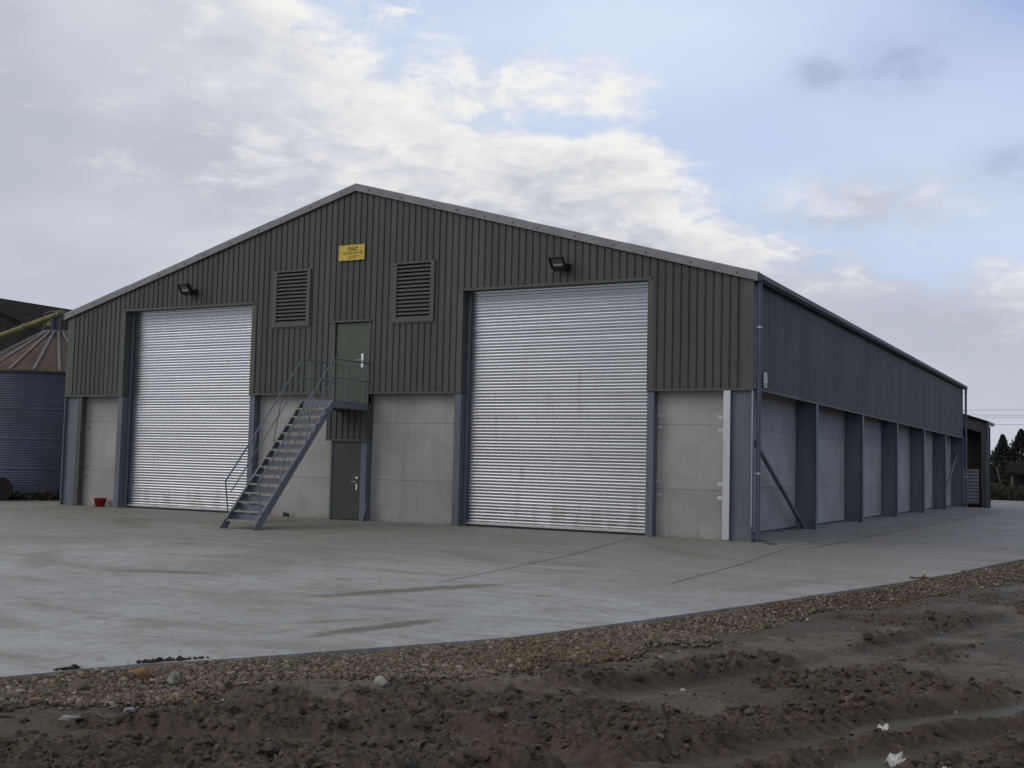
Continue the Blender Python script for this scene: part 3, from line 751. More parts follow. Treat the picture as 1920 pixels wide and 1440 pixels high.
bk = thing('bucket', 'red plastic bucket standing against the wall left of the left roller door', 'bucket')
bx, by, bz = -20.86, -.02, -.03
b_ = MB(); b_.lathe([(.0,.0),(.135,.0),(.185,.27),(.2,.272),(.2,.295),(.18,.295),(.13,.02),(0.,.02)], (bx,by,bz), 28)
part('pail', b_, M['redplastic'], bk)
hp = [(bx+.195*math.cos(t), by+.05-.1*math.sin(t)*1.0, bz+.28+.03*math.sin(t)) for t in np.linspace(0, PI, 10)]
part('handle', MB().tube(hp, .006, 6), M['black'], bk)
seat_empty(bk, (bx, by, bz))
tag(part('steel_offcut', MB().bar((-10.83,-.03,-.02),(-10.73,.02,.43),.07,.05,(0,1,0)), M['annex']), 'short pale steel offcut leaning by the lower green door', 'offcut')
tag(part('rubber_block', MB().obox((-13.55,.10,.05),(.07,.01,0),(-.005,.05,0),(0,0,.045)).obox((-13.60,.10,.10),(.025,.01,0),(0,.03,0),(0,0,.012)), M['black']), 'small black block on the ground behind the stairs', 'block')
tag(part('drain_cover', MB().lathe([(0,.012),(.12,.012),(.17,.005),(.19,-.02)], (.42,-.10,-.012), 20), M['near_black']), 'flat black drain cover on the concrete by the corner downpipe', 'drain cover')
tag(part('timber_block', MB().obox((-.45,3.7,.04),(.03,.09,0),(.06,-.02,0),(0,0,.05)), M['near_black']), 'small dark block under the first concrete side panel', 'block')

# ------------------------------------------------------------------ ground
def rect_dist(x, y):
    dx = np.maximum(np.maximum(-22.8-x, x-0), 0); dy = np.maximum(np.maximum(0-y, y-36), 0); return np.hypot(dx, dy)
def yard_z(x, y): return -.1*np.clip(rect_dist(x, y)/5.0, 0, 1)
EDGE = [(-14,-46),(-4.5,-29),(-1.6,-23),(-.04,-19.58),(.354,-18.615),(.922,-17.764),(1.503,-16.67),(2.151,-15.386),(2.648,-13.564),(3.245,-11.136),(3.774,-8.774),(4.358,-6.168),(4.792,-3.954),(5.086,-1.818),(5.515,.984),(6.3,8),(7.0,20),(7.5,40),(7.5,66)]
EX = np.array([e[0] for e in EDGE]); EY = np.array([e[1] for e in EDGE])
def edge_x(y): return np.interp(y, EY, EX)
ys = np.concatenate([np.linspace(-46,-24,12)[:-1], np.arange(-24, 4, .2), np.arange(4, 66.1, 1.)])
us = np.concatenate([[-75,-60,-50,-40], np.linspace(-32, 0, 100)])
YY, UU = np.meshgrid(ys, us, indexing='ij')
XX = edge_x(YY) + UU + .03*np.where(UU > -.01, fbm(YY, YY*0, 1.7, 3, 5)-.5, 0)
ZZ = yard_z(XX, YY) + .018*(fbm(XX, YY, .35, 3, 3)-.5)*np.clip(rect_dist(XX, YY)/2, 0, 1)
n0, n1 = XX.shape
V = np.stack([XX, YY, ZZ], -1).reshape(-1, 3)
I = np.arange(n0*n1).reshape(n0, n1)
F = np.stack([I[:-1,:-1], I[:-1,1:], I[1:,1:], I[1:,:-1]], -1).reshape(-1, 4)
top = V[I[:,-1]].copy(); lip = top.copy(); lip[:,2] = -.4
V2 = np.concatenate([V, lip, top]); J = np.arange(len(lip)) + len(V); T_ = J + len(lip)
F2 = np.concatenate([F, np.stack([T_[:-1], J[:-1], J[1:], T_[1:]], -1)])
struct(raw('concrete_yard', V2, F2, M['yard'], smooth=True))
# joints between the yard slabs, strips laid on top
jm = MB()
def joint(x0, y0, x1, y1, wd=.03):
    n = max(2, int(math.hypot(x1-x0, y1-y0)/.3)); dx, dy = x1-x0, y1-y0; L_ = math.hypot(dx, dy); nx, ny = -dy/L_*wd/2, dx/L_*wd/2
    P = []
    for i in range(n+1):
        t = i/n; x, y = x0+dx*t, y0+dy*t
        z = float(yard_z(np.array(x), np.array(y)) + .018*(fbm(np.array([x]), np.array([y]), .35, 3, 3)[0]-.5)*min(1, float(rect_dist(np.array(x),np.array(y)))/2)) + .006
        P += [(x-nx,y-ny,z),(x+nx,y+ny,z)]
    jm.add(P, [(2*i,2*i+2,2*i+3,2*i+1) for i in range(n)])
joint(-2.75,-.15,-1.75,-7.2,.024); joint(-1.75,-7.2,-1.2,-11.5,.02); joint(1.0,-.7,1.5,-9.2,.024)
joint(-21.6,-.3,-21.6,-16,.05); joint(-30,-7.4,1.3,-7.4,.018); joint(-9,-.2,-9,-14,.015); joint(-15.5,-.2,-15.5,-14,.015)
joint(1.42,-.6,1.95,36,.05)
struct(part('yard_joints', jm, M['joint']))
# sloping concrete apron along the side wall
ap = []; fa = []
ny_ = 60
for i in range(ny_+1):
    y = .30 + (36.4-.30)*i/ny_
    for j in range(6):
        t = j/5; x = -.74 + t*(1.32+.74 + .012*y + .12*math.sin(y*1.3)*t)
        z = .075*(1-t)**1.2 + (yard_z(np.array(x), np.array(y)) + .014)*1.0 + .012*math.sin(y*2.1+j*2.)*(1-t)
        ap.append((x,y,float(z)))
for i in range(ny_):
    for j in range(5): a = i*6+j; fa.append((a, a+1, a+7, a+6))
b0 = len(ap); ap += [(x,y,-.2) for x,y,z in ap[5::6]]; fa += [(5+6*i, b0+i, b0+i+1, 11+6*i) for i in range(ny_)]
ap += [(x,y,-.2) for x,y,z in ap[0:6]]; c0_ = len(ap)-6; fa += [(j, c0_+j, c0_+j+1, j+1) for j in range(5)]
struct(raw('side_apron', ap, fa, M['apron'], smooth=[False]*len(fa)))
# wide ground sheet to the horizon
gm = MB(); gm.add([(-1500,-900,-.32),(1500,-900,-.32),(1500,1500,-.32),(-1500,1500,-.32)], [(0,1,2,3)]); struct(part('ground', gm, M['field']))

# ------------------------------------------------------------------ mud
RUTS = [([(2.6,-17.9),(3.9,-17.2),(4.6,-16.0),(5.5,-13.8),(6.3,-11.2),(7.4,-7)], .15, .045),
        ([(4.0,-20.7),(4.7,-19.75),(5.2,-19.1),(5.6,-18.1),(6.05,-17.0),(6.5,-16.3),(7.0,-15.4),(8.3,-13.2),(10,-10)], .25, .085),
        ([(5.0,-20.2),(5.7,-19.05),(5.98,-18.75),(6.22,-17.9),(6.6,-17.2),(7.0,-16.6),(8.2,-15.0),(10.5,-12)], .22, .08),
        ([(1.2,-20.6),(2.6,-19.9),(3.7,-19.0),(4.35,-19.1),(4.7,-19.2),(5.2,-19.8)], .18, .06),
        ([(4.0,-17.2),(4.9,-15.3),(5.8,-12.0),(6.6,-8.5),(8,-3)], .2, .05)]
MUD0 = -.15
GL = [(-4,-26),(-.6,-21.6),(.86,-20.27),(1.288,-19.97),(1.425,-19.37),(1.40,-18.55),(1.835,-17.80),(2.40,-18.05),(3.35,-17.25),(3.42,-15.7),(3.67,-14.32),(3.88,-13.2),(4.43,-10.44),(5.04,-8.0),(5.97,-4.75),(6.6,-2),(7.5,6),(8.4,20)]
GLX = np.array([e[0] for e in GL]); GLY = np.array([e[1] for e in GL])
def gl_inside(x, y):
    """rough signed offset to the right of the gravel's far edge"""
    d, _ = segdist(x, y, GL)
    xs_ = np.interp(y, np.array([-26,-21.6,-20.27,-19.6,-18.6,-17.25,-15.7,-13.2,-10.44,-8,-4.75,6,20]), np.array([-4,-.6,.86,1.4,1.6,2.9,3.42,3.88,4.43,5.04,5.97,7.5,8.4]))
    return x - xs_
def mud_h(x, y):
    off = gl_inside(x, y)
    h = MUD0 + .05*(fbm(x, y, .7, 3, 21)-.5)
    wx = x + .12*(fbm(x, y, 3.1, 2, 201)-.5); wy = y + .12*(fbm(x, y, 3.1, 2, 211)-.5)
    left = sstep(x, 2.2, 1.2)*sstep(off, 1.0, .3)                    # calmer ground under the left gravel
    churn = sstep(fbm(x, y, .9, 3, 33) + .26*sstep(-y, 16.6, 19.2) - .15*sstep(off, 1.2, .15), .47, .63)*(1-.7*left)
    h = h - .05*left
    lump = .06*(fbm(wx, wy, 2.6, 2, 41)-.5) + .062*(dome(wx, wy, 5.5, 47)-.42) + .060*(dome(wx+.3*wy, wy, 12, 51)-.42) + .036*(dome(wx, wy+.2*wx, 25, 53)-.4)
    h = h + churn*lump + (.25+.75*churn)*(.012*(dome(wx, wy, 50, 55)-.4) + .006*(fbm(x, y, 80, 2, 61)-.5)) + (1-churn)*(.040*(dome(wx, wy, 6, 65)-.2)*sstep(fbm(x,y,1.7,2,67),.52,.6) + .010*(fbm(wx, wy, 9, 3, 69)-.5))
    for pts_, wd, dpt in RUTS:
        d, al = segdist(x, y, pts_); far = sstep(segdist.side, -.04, .04)     # the bank on the building side stands, the near one is pressed flat
        al = al + .05*fbm(x, y, 2., 2, 73); d = np.maximum(d + .07*(fbm(x, y, 3.3, 2, 71)-.5), 0)
        e = np.exp(-(d/wd)**4)
        h = h*(1-.8*e) + (MUD0 - dpt)*.8*e
        lugm = np.exp(-((d-wd*1.2)/(wd*.55))**2)*far
        lug = sstep(np.sin(al*2*PI/.15 + 5*d/wd), -.35, .35)*(vnoise(al/.15, d*0+wd, 79) > .25)
        h = h + (.045 if dpt > .07 else .018)*lugm*(lug-.4)
        berm = np.exp(-((d-wd*1.8)/(wd*.7))**2)
        h = h + (.1+.9*far)*dpt*.62*berm*(.45+1.1*fbm(x, y, 1.9, 2, 81))
    # heap with dry grass at the gravel's edge
    h = h + .09*np.exp(-(((x-2.15)*.75+(y+18.75)*.66)/.75)**2 - (((x-2.15)*-.66+(y+18.75)*.75)/.42)**2)*(.7+.6*fbm(x, y, 4, 3, 91))
    return h, churn, off
gx = np.concatenate([np.arange(-3, -.2, .06), np.arange(-.2, 8.2, .016), np.arange(8.2, 14, .08)])
yv = [-24.]
while yv[-1] < 2: yv.append(yv[-1] + (.06 if yv[-1] < -21.4 else .013 + max(0, (yv[-1]+19))*.0032))
gy = np.array(yv)
Yg, Xg = np.meshgrid(gy, gx, indexing='ij')
Hg, churn, off = mud_h(Xg, Yg)
n0, n1 = Xg.shape
keep_v = (Xg > edge_x(Yg)-.15)
I = np.arange(n0*n1).reshape(n0, n1)
F = np.stack([I[:-1,:-1], I[:-1,1:], I[1:,1:], I[1:,:-1]], -1).reshape(-1, 4)
kf = keep_v.ravel()[F].all(1); F = F[kf]
used = np.zeros(n0*n1, bool); used[F] = True; remap = np.cumsum(used)-1
V = np.stack([Xg, Yg, Hg], -1).reshape(-1,3)[used]; F = remap[F]
t1 = fbm(Xg, Yg, 1.1, 4, 101); t2 = fbm(Xg, Yg, 5, 3, 111)
c_d = np.array([.060,.044,.028]); c_l = np.array([.128,.106,.074]); c_m = np.array([.10,.072,.045])
k1 = (sstep(t1, .35, .65)*(1-.75*churn) + .15*(t2-.5))[...,None].clip(0,1)
cc = c_d*(1-k1) + c_l*k1; k2 = sstep(t2, .45, .7)[...,None]*.4; cc = cc*(1-k2)+c_m*k2
cc = np.concatenate([cc, np.ones(cc.shape[:2]+(1,))], -1).reshape(-1,4)[used]
struct(raw('mud_ground', V, F, M['mud'], smooth=True, cols=cc))
def hgt(x, y): return mud_h(np.atleast_1d(np.array(x, float)), np.atleast_1d(np.array(y, float)))[0]

# coarse mud beyond the dense patch
struct(part('field_margin', (lambda m: (m.add([(13.5,-60,-.2),(120,-60,-.2),(120,70,-.2),(13.5,70,-.2)], [(0,1,2,3)]), m)[1])(MB()), M['field']))

# puddles lying in the ruts
def puddle(path, wd, z):
    P = []; 
    for i, (x, y) in enumerate(path):
        a = path[max(0,i-1)]; b = path[min(len(path)-1,i+1)]; dx, dy = b[0]-a[0], b[1]-a[1]; l_ = math.hypot(dx,dy)
        ww = wd*(1 if 0 < i < len(path)-1 else .3)
        P += [(x-dy/l_*ww, y+dx/l_*ww, z), (x+dy/l_*ww, y-dx/l_*ww, z)]
    m_ = MB(); m_.add(P, [(2*i+1,2*i+3,2*i+2,2*i) for i in range(len(path)-1)])
    struct(part('puddle', m_, M['water']))
puddle([(4.85,-19.55),(5.15,-19.15),(5.3,-18.85),(5.45,-18.5)], .22, MUD0-.046)
puddle([(5.9,-17.3),(6.1,-16.95),(6.5,-16.3),(7.0,-15.4),(7.5,-14.5)], .22, MUD0-.046)
puddle([(5.55,-19.3),(5.75,-19.0),(5.98,-18.75),(6.15,-18.2),(6.3,-17.7)], .15, MUD0-.046)
puddle([(3.5,-19.2),(3.75,-19.0),(4.2,-19.07),(4.6,-19.15)], .17, MUD0-.046)

# ------------------------------------------------------------------ stones
def ico(sub):
    t = (1+5**.5)/2
    v = [(-1,t,0),(1,t,0),(-1,-t,0),(1,-t,0),(0,-1,t),(0,1,t),(0,-1,-t),(0,1,-t),(t,0,-1),(t,0,1),(-t,0,-1),(-t,0,1)]
    f = [(0,11,5),(0,5,1),(0,1,7),(0,7,10),(0,10,11),(1,5,9),(5,11,4),(11,10,2),(10,7,6),(7,1,8),(3,9,4),(3,4,2),(3,2,6),(3,6,8),(3,8,9),(4,9,5),(2,4,11),(6,2,10),(8,6,7),(9,8,1)]
    v = [np.array(p)/np.linalg.norm(p) for p in v]
    for _ in range(sub):
        mid = {}; nf = []
        def m(a, b):
            k_ = (min(a,b), max(a,b))
            if k_ not in mid: p = v[a]+v[b]; v.append(p/np.linalg.norm(p)); mid[k_] = len(v)-1
            return mid[k_]
        for a, b, c in f:
            x, y, z = m(a,b), m(b,c), m(c,a); nf += [(a,x,z),(b,y,x),(c,z,y),(x,y,z)]
        f = nf
    return np.array(v), np.array(f)
def rot_rand(n):
    q = RNG.normal(size=(n,4)); q /= np.linalg.norm(q, axis=1)[:,None]; a,b,c,d = q.T
    return np.stack([np.stack([1-2*(c*c+d*d),2*(b*c-a*d),2*(b*d+a*c)],-1), np.stack([2*(b*c+a*d),1-2*(b*b+d*d),2*(c*d-a*b)],-1), np.stack([2*(b*d-a*c),2*(c*d+a*b),1-2*(b*b+c*c)],-1)], 1)
def scatter(pts_, sizes, cols_, sub, flat=(1,.75,.55), rough=.16, cuts=0):
    bv, bf = ico(sub); n = len(pts_)
    sc_ = sizes[:,None]*np.array(flat)*RNG.uniform(.75,1.25,(n,3))
    B = np.repeat(bv[None], n, 0)
    for _ in range(cuts):                                     # knock flat faces off the lump
        dn = RNG.normal(size=(n,3)); dn /= np.linalg.norm(dn,axis=1)[:,None]; o_ = RNG.uniform(.35,.8,n)
        q = np.einsum('nij,nj->ni', B, dn) - o_[:,None]; B = B - np.clip(q,0,None)[...,None]*dn[:,None,:]
    P = B*(1+RNG.normal(0, rough, (n,len(bv),1)).clip(-.3,.3))*sc_[:,None,:]
    # flatten mostly: tilt modestly about a random heading
    R_ = rot_rand(n)
    P = np.einsum('nij,nkj->nki', R_, P); P[:,:,2] *= .8
    P = P + pts_[:,None,:]
    F_ = (bf[None] + (np.arange(n)*len(bv))[:,None,None]).reshape(-1,3)
    C_ = np.concatenate([np.repeat(cols_[:,None,:], len(bv), 1), np.ones((n,len(bv),1))], -1).reshape(-1,4)
    return P.reshape(-1,3), F_, C_
PAL = np.array([[.25,.205,.14],[.21,.14,.085],[.17,.16,.145],[.32,.28,.21],[.12,.11,.10],[.17,.10,.065],[.19,.135,.08],[.36,.34,.30],[.15,.13,.11],[.23,.18,.12]])
def stone_cols(x, y, n):
    red = .85*sstep(fbm(x, y, .55, 3, 131), .47, .64)
    p_grey = np.array([.14,.06,.18,.19,.14,.02,.03,.12,.10,.05]); p_red = np.array([.12,.20,.04,.05,.05,.2,.18,.02,.05,.09])
    idx = np.zeros(n, int); u = RNG.random(n)
    cg, cr = np.cumsum(p_grey/p_grey.sum()), np.cumsum(p_red/p_red.sum())
    idx = np.where(RNG.random(n) < red, np.searchsorted(cr, u), np.searchsorted(cg, u)).clip(0,9)
    return PAL[idx]*RNG.uniform(.6,1.2,(n,1))*np.array([.72,.66,.57])
# gravel band between the slab edge and the mud
yy_ = np.where(RNG.random(230000) < .62, RNG.uniform(-22, -14, 230000), RNG.uniform(-14, 3, 230000)); xx_ = edge_x(yy_) + RNG.uniform(-.02, 2.4, 230000)
offg = gl_inside(xx_, yy_)
okk = (offg < .8*(fbm(xx_, yy_, 1.6, 3, 141)-.5) + RNG.exponential(.06, len(xx_))*(RNG.random(len(xx_)) < .5)) & (xx_ > edge_x(yy_)+.015)
xx_, yy_ = xx_[okk], yy_[okk]
dens = np.where(np.hypot(xx_-7.6, yy_+25.6) < 14, 1., .6)*(1-.55*sstep(fbm(xx_, yy_, 1.2, 3, 161)+.25*sstep(yy_, -14, -6), .55, .75))
kk = RNG.random(len(xx_)) < dens; xx_, yy_ = xx_[kk], yy_[kk]
print('gravel candidates', len(xx_))
dd = xx_ - edge_x(yy_)
base_z = -.165 + .055*sstep(dd, .0, .25) - .02*sstep(dd, .5, 1.5) + .05*(fbm(xx_, yy_, 1.1, 2, 151)-.5)
mh = mud_h(xx_, yy_)[0]
zz_ = np.maximum(base_z, mh+.0) + RNG.uniform(-.015, .015, len(xx_))
sz = RNG.lognormal(math.log(.0122), .38, len(xx_)).clip(.008,.05)
near = np.hypot(xx_-7.6, yy_+25.6) < 9.6
parts_v = []; parts_f = []; parts_c = []; nb = 0
for mask, sub in ((near, 1), (~near, 0)):
    n = int(mask.sum()); cs = stone_cols(xx_[mask], yy_[mask], n)
    v_, f_, c_ = scatter(np.stack([xx_[mask], yy_[mask], zz_[mask]], -1), sz[mask]*(1 if sub else 1.2), cs, sub, (1.2,.85,.65), .13)
    parts_v.append(v_); parts_f.append(f_+nb); parts_c.append(c_); nb += len(v_)
struct(raw('gravel', np.concatenate(parts_v), np.concatenate(parts_f), M['stone'], smooth=True, cols=np.concatenate(parts_c)), 'stuff')
# bed under the gravel
bedy = np.arange(-26, 6, .3); bm = MB()
for i, y in enumerate(bedy):
    x0 = float(edge_x(y)); bm.v += [(x0-.05, y, -.19), (x0+1.0, y, -.125), (x0+2.4, y, -.19)]
for i in range(len(bedy)-1):
    for j in range(2): a = i*3+j; bm.f.append((a, a+1, a+4, a+3)); bm.sm.append(False)
struct(part('gravel_bed', bm, paint('gravel_dirt', (.07,.056,.042), .9, .3, 12, (1,1,1))))

# mud clods and small flints, too many to count
n = 80000
cx = RNG.uniform(-.5, 9, n); cy = RNG.uniform(-22, -3, n)
hh_, ch_, of_ = mud_h(cx, cy)
rutd = np.min([segdist(cx, cy, r[0])[0]/r[1] for r in RUTS], 0)
kk = (of_ > .1) & (RNG.random(n) < (.08+.92*ch_)*np.where(np.abs(rutd-1.8) < .8, 1, .65)) & (rutd > .9) & (RNG.random(n) < np.where(cy < -15, 1, .35))
cx, cy, hh_ = cx[kk], cy[kk], hh_[kk]
sz = RNG.lognormal(math.log(.0145), .55, len(cx)).clip(.007,.08)
cols_ = np.array([.066,.048,.031])*RNG.uniform(.6,1.7,(len(cx),1))
ex_x, ex_y = [], []                                              # crumbs dropped on the slab edge
for qx, qy, qs, qn in ((.12,-19.05,.022,26),(.38,-18.40,.026,50),(.46,-18.22,.02,26),(4.95,-3.4,.05,8)):
    ex_x.append(RNG.normal(qx,qs,qn)); ex_y.append(RNG.normal(qy,qs*3.5,qn))
ex_x, ex_y = np.concatenate(ex_x), np.concatenate(ex_y); ex_x = ex_x + (edge_x(ex_y)-ex_x)*.75 - .04; ex_s = RNG.lognormal(math.log(.014), .5, len(ex_x)).clip(.004,.035)
cx = np.concatenate([cx, ex_x]); cy = np.concatenate([cy, ex_y]); hh_ = np.concatenate([hh_, -.100+RNG.uniform(0,.012,len(ex_x))]); sz = np.concatenate([sz, ex_s])
cols_ = np.concatenate([cols_, np.array([.056,.041,.027])*RNG.uniform(.6,1.4,(len(ex_x),1))])
big = sz > .03; vv = []; ff = []; cl = []; nb = 0
for mask, sub in ((big, 2), (~big, 1)):
    v_, f_, c_ = scatter(np.stack([cx,cy,hh_+sz*.05],-1)[mask], sz[mask], cols_[mask], sub, (1.25,.95,.75), .07, cuts=6)
    vv.append(v_); ff.append(f_+nb); cl.append(c_); nb += len(v_)
struct(raw('mud_clods', np.concatenate(vv), np.concatenate(ff), M['mud'], smooth=False, cols=np.concatenate(cl)), 'stuff')
n = 900
cx = RNG.uniform(.3, 8, n); cy = RNG.uniform(-21.5, -5, n); hh_, ch_, of_ = mud_h(cx, cy); kk = of_ > .0
cx, cy, hh_ = cx[kk], cy[kk], hh_[kk]; sz = RNG.lognormal(math.log(.0085), .4, len(cx)).clip(.004,.028)
cols_ = np.where(RNG.random((len(cx),1)) < .3, np.array([[.5,.48,.44]]), np.array([[.2,.16,.11]]))*RNG.uniform(.6,1.1,(len(cx),1))
cols_ = cols_*.8
v_, f_, c_ = scatter(np.stack([cx,cy,hh_+sz*.3],-1), sz, cols_, 1, (1.1,.9,.75), .12)
struct(raw('loose_flints', v_, f_, M['stone'], smooth=True, cols=c_), 'stuff')

# larger stones that can be told apart
def rock(x, y, size, col_, label, flat, zoff=.0, seed=1, rz=0.):
    bv, bf = ico(3); r_ = np.random.default_rng(seed)
    d = np.zeros(len(bv))
    for _ in range(9):
        k_ = r_.normal(size=3); d += .07*np.sin(bv@(k_*2.2)+r_.uniform(0,6))
    size = size*.82; P = bv*(1+d[:,None])*np.array(flat)*size
    c, s_ = math.cos(rz), math.sin(rz); P = P@np.array([[c,s_,0],[-s_,c,0],[0,0,1]])
    z = max(float(hgt(x,y)[0]), -.115) + size*flat[2]*.55 + zoff
    o = raw('rock', P, bf, M['stone'], smooth=True, cols=np.tile(np.array([*col_,1.]), (len(bv),1)))
    o.location = (x, y, z); tag(o, label, 'rock', 'larger stones by the gravel edge')
rock(1.15,-18.95,.10,(.20,.205,.16),'long pale grey-green stone lying on the gravel', (1.25,.55,.55), .01, 3, -.9)
rock(.84,-18.98,.075,(.20,.12,.05),'orange-brown stone on the gravel by the slab edge', (1.0,.8,.85), .01, 5, .4)
rock(.80,-19.55,.085,(.11,.09,.06),'round dull brown stone amid the gravel', (1.1,.9,.7), .0, 8)
rock(1.74,-19.95,.05,(.23,.24,.28),'small bluish white stone at the foot of the gravel', (1.1,.8,.7), .005, 11)
rock(1.52,-20.25,.05,(.34,.33,.30),'slim white stone lying in the mud at bottom left', (1.5,.45,.45), .005, 13, .9)
rock(2.50,-18.15,.065,(.28,.275,.235),'pale flint beside the muddy heap', (1.2,.8,.7), .01, 15, -.4)
# white scraps
def scrap(x, y, r, label, seed):
    rr_ = random.Random(seed); n = 11; m_ = MB(); z = float(hgt(x,y)[0])+.03
    top = []; 
    for i in range(n):
        a = 2*PI*i/n; q = r*rr_.uniform(.45,1.15); top.append((x+q*math.cos(a), y+q*.8*math.sin(a), z+rr_.uniform(-.018,.05)*r/.08+ .45*q*math.sin(a)))
    c_ = (x, y, z+.01)
    m_.add(top+[c_]+[(a,b,q-.004) for a,b,q in top]+[(x,y,z+.006)], [(i,(i+1)%n,n) for i in range(n)]+[(n+1+(i+1)%n,n+1+i,2*n+1) for i in range(n)]+[(i,n+1+i,n+1+(i+1)%n,(i+1)%n) for i in range(n)])
    tag(part('plastic_scrap', m_, M['scrap']), label, 'scrap', 'white scraps in the mud')
scrap(6.31,-18.08,.075,'largest torn white scrap lying in the mud at lower right',2)
scrap(6.07,-17.22,.042,'torn white scrap in the mud beside the upper puddle',5)
scrap(6.64,-18.33,.036,'thin white scrap in the mud at the bottom edge',8)

# dry stems on the heap
sm_ = MB(); rr_ = random.Random(5)
for i in range(420):
    x = 2.1+rr_.gauss(0,.42); y = -18.8+rr_.gauss(0,.45)
    z = float(hgt(x,y)[0]); a = rr_.uniform(0,2*PI); l_ = rr_.uniform(.03,.13); e = rr_.uniform(-.1,.9)
    d = Vector((math.cos(a)*math.cos(e), math.sin(a)*math.cos(e), math.sin(e)))*l_; s_ = Vector((-math.sin(a), math.cos(a), 0))*rr_.uniform(.001,.0022)
    p = Vector((x,y,z-.003)); sm_.add([p-s_, p+s_, p+d*.6+s_*.8+Vector((0,0,.004)), p+d*.6-s_*.8+Vector((0,0,.004)), p+d], [(0,1,2,3),(3,2,4)])
struct(part('dry_stems', sm_, M['straw']), 'stuff')
# straw litter on the concrete by the stairs
sm_ = MB()
for i in range(260):
    x = -12.75+rr_.gauss(0,.42); y = -1.55+rr_.gauss(0,.42); z = float(yard_z(np.array(x),np.array(y)))+.012
    a = rr_.uniform(0,PI); l_ = rr_.uniform(.04,.12); d = Vector((math.cos(a)*l_, math.sin(a)*l_, rr_.uniform(0,.05))); s_ = Vector((-math.sin(a), math.cos(a), 0))*.006
    p = Vector((x,y,z)); sm_.add([p-s_, p+s_, p+d+s_, p+d-s_], [(0,1,2,3)])
struct(part('straw_litter', sm_, M['straw']), 'stuff')

# ------------------------------------------------------------------ silo, auger, barn on the left
sc0 = (-29.85, 5.5, -.1); SR = 3.3; EH = 4.72
silo = thing('grain_silo', 'round blue-grey corrugated metal grain silo with a rusty cone roof', 'silo')
pr = []
for i in range(int(EH/.09)+1):
    for t in (0,.25,.5,.75): pr.append((SR+.009*math.sin(2*PI*t), min(EH, (i+t)*.09)))
part('wall', MB().lathe(pr, sc0, 72), M['silo'], silo)
for z in (1.1, 2.2, 3.3, 4.4):
    part('seam_band', MB().lathe([(SR+.008,z),(SR+.016,z+.02),(SR+.016,z+.05),(SR+.008,z+.07)], sc0, 72), M['silo'], silo)
rf = part('roof', MB().lathe([(SR+.12,EH-.03),(SR+.12,EH+.01),(.55,EH+1.75),(.5,EH+1.75)], sc0, 24, False), M['rusty'], silo)
for k_ in range(24):
    a = 2*PI*(k_+.5)/24; ca, sa = math.cos(a), math.sin(a)
    part('roof_rib', MB().bar((sc0[0]+(SR+.1)*ca, sc0[1]+(SR+.1)*sa, sc0[2]+EH+.03), (sc0[0]+.55*ca, sc0[1]+.55*sa, sc0[2]+EH+1.78), .09, .06), M['rib'], rf)
part('cap', MB().lathe([(.62,EH+1.61),(.62,EH+1.79),(.45,EH+1.85),(0,EH+1.88)], sc0, 24), M['silo'], silo)
hp = MB(); q0 = Vector((sc0[0]-.45, sc0[1]-.3, sc0[2]+EH+1.63))
for dx in (0, .9): hp.tube([(q0.x+dx, q0.y, q0.z), (q0.x+dx+.02, q0.y, q0.z+.85)], .02, 6)
hp.tube([(q0.x,q0.y,q0.z+.55),(q0.x+.05,q0.y,q0.z+.9),(q0.x+.45,q0.y,q0.z+.98),(q0.x+.9,q0.y,q0.z+.9),(q0.x+.93,q0.y,q0.z+.55)], .02, 6)
part('guard_hoop', hp, M['rib'], silo)
seat_empty(silo, sc0)
au = thing('grain_auger', 'yellow inclined grain auger tube running up over the silo', 'auger')
pA, pB = Vector((-36.2,5.2,5.60)), Vector((-29.2,5.2,7.14))
part('tube', MB().tube([tuple(pA), tuple(pB)], .115, 14), M['auger'], au)
for t in (.68, .97):
    p = pA.lerp(pB, t); part('flange', MB().tube([tuple(p-(pB-pA).normalized()*.05), tuple(p+(pB-pA).normalized()*.05)], .155, 14), M['rib'], au)
part('spout', MB().tube([(-29.75,5.2,7.0),(-29.78,5.3,6.4)], [.15,.11], 10), M['silo'], au)
part('brace_plate', MB().box(-30.15,-29.9,5.19,5.21,6.65,6.88), M['auger'], au)
part('support_leg', MB().bar((-36.0,5.2,-.3),(-36.0,5.2,5.55),.1,.1,(0,1,0)), M['auger'], au)
seat_empty(au, (-36,5.2,-.3))
bn = thing('old_barn', 'dark old barn with a sloping roof behind the silo', 'barn')
y0 = 20.; sl_ = (10.189-8.617)/(52.5-48.07)
def bz(x): return 10.189 - (x+52.5)*sl_
w_ = MB(); w_.add([(-62,y0,-.3),(-38,y0,-.3),(-38,y0,bz(-38)-.15),(-56,y0,bz(-56)-.15),(-62,y0,bz(-50)-.15)], [(0,1,2,3,4)])
w_.add([(-38,y0,-.3),(-38,y0+30,-.3),(-38,y0+30,bz(-38)-.15),(-38,y0,bz(-38)-.15)], [(0,1,2,3)])
part('wall', w_, M['barn'], bn)
r_ = MB(); 
for (xa, za, xb, zb_) in ((-56,bz(-56),-37.6,bz(-37.6)), (-62.4,bz(-49.6),-56,bz(-56))):
    r_.add([(xa,y0-.3,za),(xb,y0-.3,zb_),(xb,y0+30,zb_),(xa,y0+30,za),(xa,y0-.3,za-.16),(xb,y0-.3,zb_-.16),(xb,y0+30,zb_-.16),(xa,y0+30,za-.16)], [(0,1,2,3),(7,6,5,4),(0,4,5,1),(1,5,6,2),(2,6,7,3),(3,7,4,0)])
part('roof', r_, M['barnroof'], bn)
part('door', MB().box(-52.5,-47.5,y0-.06,y0-.001,-.3,4.6), M['wood'], bn)
seat_empty(bn, (-50,y0,-.3))
